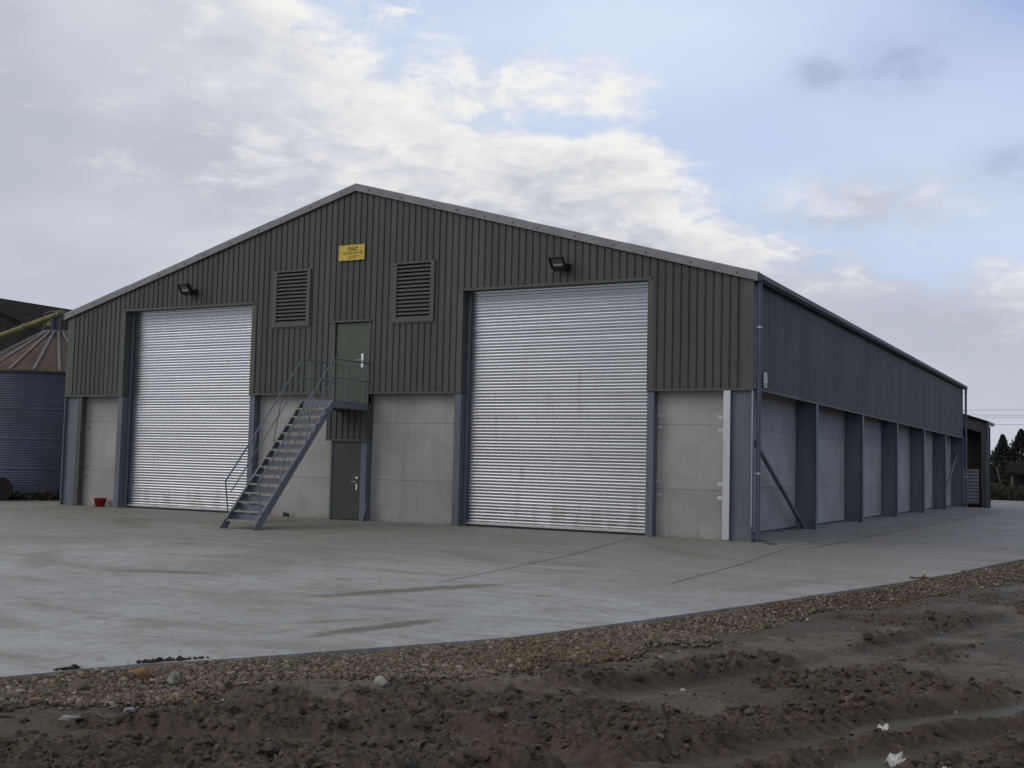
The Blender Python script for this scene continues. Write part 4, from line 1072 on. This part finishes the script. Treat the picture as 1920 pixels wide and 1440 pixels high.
# weeds and rubbish round the silo foot
def leafmesh(P, size, cols_, up=.3):
    n = len(P); a = RNG.normal(size=(n,3)); a /= np.linalg.norm(a,axis=1)[:,None]; b = np.cross(a, RNG.normal(size=(n,3))); b /= np.linalg.norm(b,axis=1)[:,None]
    s_ = (size*RNG.uniform(.6,1.4,n))[:,None]
    V_ = np.stack([P-a*s_, P+b*s_*.45, P+a*s_, P-b*s_*.45], 1).reshape(-1,3)
    F_ = np.arange(4*n).reshape(n,4); C_ = np.concatenate([np.repeat(cols_,4,0), np.ones((4*n,1))], -1)
    return V_, F_, C_
n = 5000; a = RNG.uniform(-PI, 0, n); rr2 = SR+.1+np.abs(RNG.normal(0,.4,n)); hgt_ = RNG.random(n)**2*(.12+.38*fbm(a*3, a*0, 1.3, 2, 7))
P = np.stack([sc0[0]+rr2*np.cos(a), sc0[1]+rr2*np.sin(a), -.1+hgt_], -1)
v_, f_, c_ = leafmesh(P, .07, np.array([[.026,.026,.016]])*RNG.uniform(.5,1.5,(n,1)))
struct(raw('weeds', v_, f_, M['leaf'], smooth=False, cols=c_), 'stuff')
dr = thing('oil_drum', 'dark rusty drum lying at the foot of the silo at the left edge', 'drum')
d0, d1 = Vector((-28.45,1.72,.32)), Vector((-27.30,1.32,.32))
part('barrel', MB().tube([tuple(d0), tuple(d1)], .41, 22), paint('drum_rust', (.03,.02,.017), .8, .3, 3, (1,1,1), dirt=(.05,.025,.015)), dr)
for q in (.02, .34, .66, .98): part('rim', MB().tube([tuple(d0.lerp(d1,q-.015)), tuple(d0.lerp(d1,q+.015))], .428, 22), M['wood'], dr)
seat_empty(dr, (-27.9,1.52,-.1))

# ------------------------------------------------------------------ lean-to and trees on the right
an = thing('lean_to', 'dark open-fronted lean-to behind the far end of the green building', 'building')
ya = 42.; 
def az_(x): return 4.62 + (.5-x)*.33
w_ = MB()
w_.box(-9,.28,ya+1.2,ya+1.3,-.1,4.62); 
part('back_boarding', w_, M['wood'], an)
part('post', MB().box(.12,.36,ya-.05,ya+.2,-.1,az_(.3)-.1), M['annexdark'], an)
part('post', MB().box(-1.3,-1.08,ya-.05,ya+.2,-.1,az_(-1.1)-.1), M['annexdark'], an)
part('header', (lambda m: (m.add([(-9,ya-.02,az_(-9)-.75),(.4,ya-.02,az_(.4)-.75),(.4,ya-.02,az_(.4)-.02),(-9,ya-.02,az_(-9)-.02),(-9,ya+.1,az_(-9)-.75),(.4,ya+.1,az_(.4)-.75),(.4,ya+.1,az_(.4)-.02),(-9,ya+.1,az_(-9)-.02)], [(0,1,2,3),(7,6,5,4),(0,4,5,1),(1,5,6,2),(2,6,7,3),(3,7,4,0)]), m)[1])(MB()), M['annexdark'], an)
pr = [(ya+.05+.02*math.sin(2*PI*i/6), .12+i*.03) for i in range(64)]
part('corrugated_gate', MB().prism(pr, 0, -1.07, .0, cap=False, closed=False, smooth=True), M['annex'], an)
part('side_wall', MB().box(.30,.355,ya+.21,ya+2.2,-.1,4.4), M['barn'], an)
r_ = MB(); r_.add([(-9,ya-.2,az_(-9)),(.42,ya-.2,az_(.42)),(.42,ya+2.4,az_(.42)),(-9,ya+2.4,az_(-9)),(-9,ya-.2,az_(-9)-.1),(.42,ya-.2,az_(.42)-.1),(.42,ya+2.4,az_(.42)-.1),(-9,ya+2.4,az_(-9)-.1)], [(0,1,2,3),(7,6,5,4),(0,4,5,1),(1,5,6,2),(2,6,7,3),(3,7,4,0)])
part('roof', r_, M['barnroof'], an)
part('gutter', MB().box(.425,.55,ya-.25,ya+2.4,az_(.42)-.22,az_(.42)-.06), M['gutter'], an)
part('downpipe', MB().tube([(.49,ya-.15,az_(.42)-.2),(.49,ya-.15,2.3),(.44,ya-.1,2.1),(.44,ya-.1,.2),(.54,ya-.3,.0)], .05, 8), M['annex'], an)
seat_empty(an, (-.5,ya,-.1))

def conifer(x, y, h, wd, label, seed):
    t = thing('conifer', label, 'tree', 'conifers behind the lean-to'); r_ = np.random.default_rng(seed)
    part('trunk', MB().tube([(x,y,-.3),(x+.05,y,h*.5),(x,y,h*.92)], [.2,.12,.03], 8), M['pole'], t)
    n = 6500; u = r_.random(n)**.8; zz = .4+u*(h-.4)
    a = r_.uniform(0,2*PI,n); lump = .4+.95*fbm(a*1.6+zz*.4, zz*2.2, 1.3, 3, seed)+ .2*r_.normal(size=n)
    rad = wd*((1-u)**1.05+.03)*lump*np.sqrt(r_.uniform(.25,1,n))
    P = np.stack([x+rad*np.cos(a), y+rad*np.sin(a), zz-.12*rad], -1)
    v_, f_, c_ = leafmesh(P, .13, np.array([[.016,.024,.014]])*r_.uniform(.5,1.7,(n,1)))
    raw('crown', v_, f_, M['leaf'], t, smooth=False, cols=c_); seat_empty(t, (x,y,-.3))
conifer(-2.6, 82, 5.2, 2.4, 'dark conifer with a leaning tip, nearer the lean-to', 3)
conifer(-1.2, 82.8, 5.7, 3.2, 'taller dark conifer at the right edge of the picture', 9)
def hedge(y, x0, x1, n, h0, h1, leaf, colr, label, seed):
    hd = thing('hedge', label, 'hedge')
    hx = RNG.uniform(x0, x1, n); hy = y+RNG.normal(0,.7,n); hz = -.3+RNG.random(n)**.6*(h0+h1*fbm(hx, hx*0, .8, 3, seed))
    v_, f_, c_ = leafmesh(np.stack([hx,hy,hz],-1), leaf, np.array([colr])*RNG.uniform(.5,1.6,(n,1)))
    raw('foliage', v_, f_, M['leaf'], hd, smooth=False, cols=c_)
    part('stems', MB().box(x0,x1,y-.05,y+.05,-.3,h0*.6), M['barn'], hd)
    seat_empty(hd, ((x0+x1)/2,y,-.3))
hedge(66.6, -9, 22, 15000, .85, .75, .09, (.034,.046,.018), 'low green overgrown bank in front of the dark shed', 3)
hedge(77, -9, 24, 14000, 1.9, 3.0, .13, (.017,.023,.013), 'tall dark ragged hedge behind the shed', 13)
sh = thing('field_shed', 'dark open shed with a sagging roof by the conifers', 'shed')
yS = 68.
r_ = MB(); r_.add([(-1.2,yS-.4,1.95),(4.5,yS-.4,1.95),(4.5,yS+1.6,2.75),(-.9,yS+1.6,2.75),(-1.2,yS-.4,1.75),(4.5,yS-.4,1.75),(4.5,yS+1.6,2.55),(-.9,yS+1.6,2.55)], [(0,1,2,3),(7,6,5,4),(0,4,5,1),(1,5,6,2),(2,6,7,3),(3,7,4,0)])
part('roof', r_, M['barnroof'], sh)
part('wall', MB().box(-.85,4.4,yS+1.4,yS+1.5,-.3,2.5), M['near_black'], sh)
for x in (-.62, 1.6, 3.9): part('post', MB().bar((x,yS-.2,-.3),(x,yS-.2,1.8),.16,.16,(0,1,0)), M['pole'], sh)
part('roof_light', MB().box(.3,1.6,yS+1.0,yS+1.7,2.78,2.86), M['white'], sh)
seat_empty(sh, (1.5,yS,-.3))
tag(part('leaning_pole', MB().bar((-1.55,70.4,.6),(-1.95,70.4,2.35),.09,.09,(0,1,0)).bar((-1.55,70.4,-.3),(-1.55,70.4,.62),.09,.09,(0,1,0)), M['pole']), 'pale bent wooden pole beside the hedge', 'pole')
# power lines, carried by poles outside the view
WY = 110.
def wire(zl, zr, label, dy=0):
    x0, x1 = -45., 40.; sl_ = (zr-zl)/5.7
    P = []
    for i in range(25):
        t = i/24; x = x0+(x1-x0)*t; P.append((x, WY+dy, zl+(x+8.8)*sl_ + .5*((2*t-1)**2-.25)*.6))
    tag(part('power_line', MB().tube(P, .016, 5), M['wire']), label, 'wire', 'power lines across the sky')
wire(8.95, 9.0, 'topmost thin power line above the lean-to'); wire(8.45, 8.42, 'second thin power line down above the lean-to', .6)
wire(8.22, 8.22, 'third thin power line down above the lean-to', 1.2); wire(7.35, 7.38, 'lowest thin power line just above the conifers', 0)
